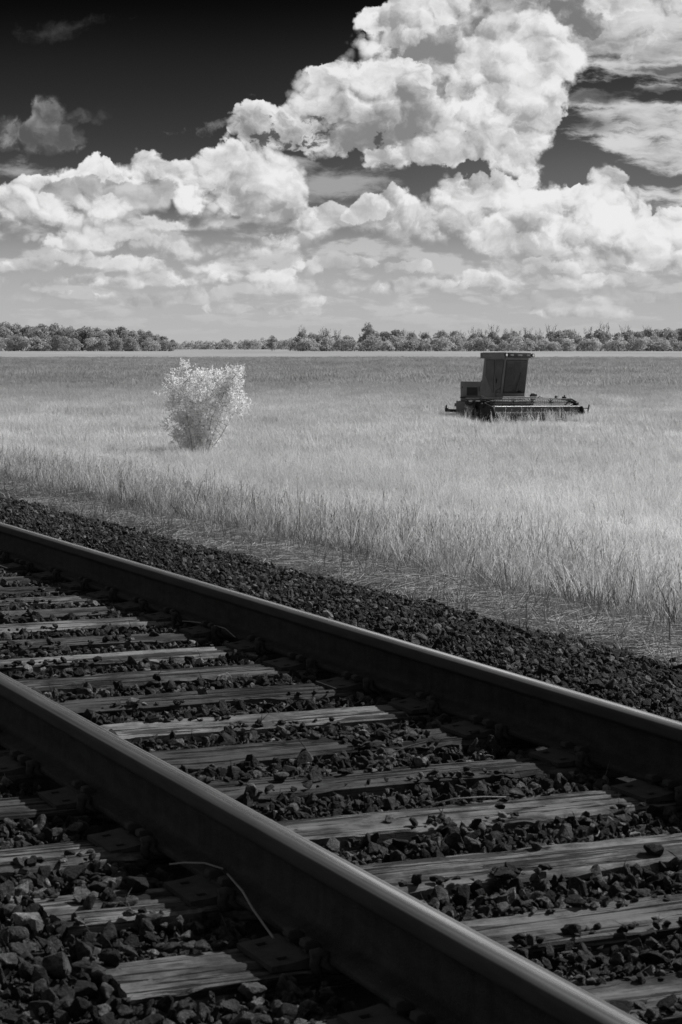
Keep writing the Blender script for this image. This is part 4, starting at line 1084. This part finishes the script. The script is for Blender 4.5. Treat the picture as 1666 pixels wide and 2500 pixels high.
# engine housing behind
eh = MB(); eh.prism([(1.14, .86), (2.42, .84), (2.44, 1.60), (2.40, 1.655), (1.10, 1.66)], 'x', -.66, .66, bev=.02); eh_o = eh.build('engine_housing', M_PAINT, sw)
q = MB(); q.box(-.674, -.655, 1.42, 2.04, 1.06, 1.42); gr = q.build('radiator_grille', M_BLACK, eh_o)
q = MB()
for i in range(9): q.box(-.682, -.672, 1.44 + i * .068, 1.452 + i * .068, 1.08, 1.40)
for i in range(3): q.box(-.686, -.680, 1.42, 2.04, 1.15 + i * .09, 1.158 + i * .09)
q.build('grille_bar', M_DARKM, gr)
q = MB(); q.box(-.668, -.655, 1.30, 1.345, 1.25, 1.45); q.box(-.672, -.655, 2.30, 2.34, 1.38, 1.44); q.build('latch', M_BLACK, eh_o)
q = MB(); q.tube([(.2, 2.0, 1.64), (.2, 2.0, 1.70)], .05, 12); q.build('air_intake', M_DARKM, eh_o)
# chassis rails, side shield, drawbar
ch = MB()
ch.box(-.70, -.55, .1, 2.45, .62, .84); ch.box(.55, .70, .1, 2.45, .62, .84); ch.box(-1.15, 1.15, .30, .48, .45, .62); ch.box(-.8, .8, 2.05, 2.2, .42, .62); ch.box(-.55, .55, .4, 2.2, .55, .70)
ch.box(-.80, -.70, 1.2, 2.3, .95, 1.01); ch.tube([(-.78, .9, .95), (-.9, .2, .97), (-.95, -.7, 1.0)], .035, 8)
ch.build('chassis', M_DARKM, sw)
q = MB(); q.prism([(2.40, .25), (2.40, .84), (1.75, .80), (1.42, .70), (1.24, .50), (1.20, .25)], 'x', -.93, -.88, bev=.01); q.prism([(2.40, .74), (2.50, .74), (2.50, .60), (2.40, .60)], 'x', -.93, -.80)
q.build('side_shield', M_PAINT2, sw)
q = MB(); q.box(-.86, -.76, 2.40, 3.14, .36, .48, bev=.01); q.box(-.87, -.75, 3.03, 3.12, .46, .52); q.tube([(-.81, 3.10, .46), (-.81, 3.11, .58), (-.81, 3.09, .66)], [.045, .035, .012], 8)
for i in range(5): q.tube([(-.875, 2.50 + i * .12, .42), (-.855, 2.50 + i * .12, .42)], .018, 8)
q.build('drawbar', M_DARKM, sw)
# wheels
def wheel(name, x, y, r_, w_):
    q = MB(); pr = []
    q.tube([(x - w_ / 2, y, r_), (x - w_ * .42, y, r_), (x + w_ * .42, y, r_), (x + w_ / 2, y, r_)], [r_ * .86, r_, r_, r_ * .86], 28)
    for k in range(16):
        a = 2 * PI * k / 16; q.box(-w_ * .48, w_ * .48, -.03, .03, r_ - .02, r_ + .03, M=Matrix.Translation((x, y, r_)) @ Matrix.Rotation(a, 4, 'X'))
    w0 = q.build(name, M_RUBBER, sw); sgn = -1 if x < 0 else 1
    q = MB(); q.tube([(x + sgn * w_ * .30, y, r_), (x + sgn * w_ * .52, y, r_)], [r_ * .5, r_ * .55], 20); q.tube([(x + sgn * w_ * .5, y, r_), (x + sgn * w_ * .62, y, r_)], r_ * .16, 12); q.build('rim', M_PAINT2, w0)
wheel('wheel', -1.12, .38, .43, .36); wheel('wheel', 1.12, .38, .43, .36); wheel('rear_wheel', -.62, 2.12, .29, .22); wheel('rear_wheel', .62, 2.12, .29, .22)
# ---- header: a wide cutting platform with reel
Hd = link('header', None, sw)
XA, XB = -2.60, 2.72
q = MB(); q.prism([(-.75, .12), (-.75, .66), (-.79, .68), (-.80, .20), (-1.45, .08), (-1.62, .03), (-1.62, .0), (-1.40, .02)], 'x', XA, XB); q.build('platform', M_BLACK, Hd)
q = MB(); q.tube([(XA, -1.30, .665), (XB, -1.30, .665)], .030, 12); q.build('top_tube', M_TUBE, Hd)
q = MB(); q.tube([(XA + .05, -1.12, .34), (XB - .05, -1.12, .34)], .24, 16)
for k in range(60):
    a = k * .55; x_ = XA + .1 + k * (XB - XA - .2) / 60; q.tube([(x_, -1.12 + .23 * math.cos(a), .34 + .23 * math.sin(a)), (x_ + .03, -1.12 + .30 * math.cos(a + .25), .34 + .30 * math.sin(a + .25))], .014, 4)
q.build('auger', M_BLACK, Hd)
q = MB(); q.box(XA, XB, -1.33, -1.28, .20, .63); q.build('interior_shade_sheet', M_BLACK, Hd)  # black sheet standing in for the shaded inside of the header
q = MB(); q.prism([(-.72, .05), (-.72, .70), (-1.0, .78), (-1.42, .66), (-1.66, .10), (-1.60, .0)], 'x', XA - .05, XA); q.build('end_panel', M_DARKM, Hd)
q = MB(); q.prism([(-.72, .05), (-.72, .70), (-1.0, .78), (-1.42, .66), (-1.66, .10), (-1.60, .0)], 'x', XB, XB + .05); q.build('end_panel', M_DARKM, Hd)
q = MB(); q.prism([(XA + .02, .72), (XA + .12, .72), (XA + .03, .36), (XA - .10, .14), (XA - .16, .16), (XA - .06, .40)], 'y', -1.38, -1.335, bev=.006); q.build('end_strut', M_TUBE, Hd)
# reel: shaft, arms, bats with tines
rl = link('reel', None, Hd); rz, ry, rr_ = .86, -1.02, .14
q = MB(); q.tube([(XA - .1, ry, rz), (XB - .3, ry, rz - .02)], .022, 8); q.build('shaft', M_DARKM, rl)
for k in range(6):
    a = 2 * PI * k / 6 + .35; by, bz = ry + rr_ * math.cos(a), rz + rr_ * math.sin(a)
    q = MB(); q.tube([(XA + (.3 if k != 1 else .9), by, bz), (XB - .35, by, bz - .02)], .013, 6)
    for t in range(34):
        x_ = XA + .35 + t * (XB - XA - .8) / 34; q.tube([(x_, by, bz), (x_ + .01, by - .03, bz - .13)], .0045, 3, cap=False)
    q.build('bat', M_TUBE if k in (0, 1) else M_DARKM, rl)
for k in range(5):
    x_ = XA + .4 + k * (XB - XA - .8) / 4; q = MB()
    for j in range(6):
        a = 2 * PI * j / 6 + .35; q.tube([(x_, ry, rz), (x_, ry + rr_ * math.cos(a), rz + rr_ * math.sin(a))], .016, 5)
    q.build('reel_spider', M_DARKM, rl)
for x_ in (XA + .0, XB - .28):
    q = MB(); q.tube([(x_, -.55, .98), (x_, -1.05, .96), (x_, -1.30, .86)], .035, 8); q.tube([(x_, -.6, .60), (x_, -.9, .92)], .028, 8); q.build('reel_arm', M_DARKM, Hd)
q = MB(); q.tube([(XA - .85, -.62, .99), (XA + 3.0, -.62, 1.0), (XB - .2, -.62, .965)], .024, 8); q.build('lift_beam', M_DARKM, Hd)
q = MB(); q.tube([(XA + 1.3, -.66, 1.045), (XA + 3.7, -.66, 1.045)], .018, 6); q.tube([(XA + 1.3, -.66, .985), (XA + 2.6, -.66, .985)], .014, 6); q.build('hydraulic_pipe', M_TUBE, Hd)
# ladder, mirror arm and hoses
q = MB()
for z_ in (.38, .62, .86): q.box(-1.02, -.74, -.22, .02, z_ - .012, z_ + .012)
q.tube([(-1.02, -.22, .34), (-1.00, -.20, 1.05)], .012, 6); q.tube([(-1.02, .02, .34), (-1.00, .02, 1.30), (-.72, .02, 1.42)], .012, 6); q.build('ladder', M_DARKM, sw)
for k in range(4):
    q = MB(); x_ = -.35 + k * .22; q.tube([(x_, -.02, .90), (x_ + .05, -.30, .98 + .03 * k), (x_ + .1, -.55, .92)], .014, 6); q.build('hose', M_BLACK, Hd)
# drive and hydraulic lumps
rq = random.Random(4)
def lump(b, x, y, z, r_, n=6):
    for k in range(n):
        c = (x + rq.uniform(-r_, r_) * .7, y + rq.uniform(-r_, r_) * .5, z + rq.uniform(-r_, r_) * .5); s_ = r_ * rq.uniform(.3, .6)
        if rq.random() < .5: b.box(c[0] - s_, c[0] + s_, c[1] - s_, c[1] + s_, c[2] - s_ * .8, c[2] + s_ * .8, bev=.01)
        else: b.tube([(c[0] - s_, c[1], c[2]), (c[0] + s_, c[1], c[2])], s_ * .8, 10)
q = MB(); lump(q, .86, -.40, 1.08, .12, 6); q.tube([(.74, -.46, 1.05), (.74, -.38, 1.05)], .15, 14); lump(q, 1.13, -.42, 1.04, .06, 4); q.build('hydraulic_motor', M_DARKM, Hd)
q = MB(); lump(q, XB - .75, -.62, 1.03, .09, 6); lump(q, XB - .25, -.62, .98, .10, 7); q.tube([(XB - .25, -.62, 1.0), (XB - .25, -.63, 1.13)], .03, 6); q.tube([(XB - .25, -.7, .95), (XB + .0, -1.0, .80)], .05, 8); lump(q, XB - .02, -1.1, .76, .10, 8); lump(q, XB - .1, -1.2, .55, .09, 8); q.build('drive_gear', M_DARKM, Hd)
q = MB(); lump(q, XA - .35, -.4, .82, .16, 9); lump(q, XA - .1, -.9, .72, .15, 9); q.tube([(XA - .2, -.5, .9), (XA - .25, -.5, .3)], .05, 8); lump(q, XA + .25, -.5, 1.05, .06, 5); q.build('belt_drive', M_DARKM, Hd)
q = MB(); q.tube([(XB + .03, -1.30, .60), (XB + .34, -1.40, .585)], .022, 8); q.tube([(XB + .42, -1.42, .74), (XB + .34, -1.42, .46)], [.036, .028], 8); q.tube([(XB + .36, -1.42, .5), (XB + .27, -1.46, .16)], .016, 6); q.box(XB + .24, XB + .32, -1.50, -1.42, .12, .18); q.build('crop_divider', M_TUBE, Hd)
q = MB(); q.prism([(-.8, .30), (-1.5, .22), (-1.9, .02), (-1.6, -.02), (-.8, .05)], 'x', XB + .05, XB + .16); q.build('end_shoe', M_PAINT2, Hd)
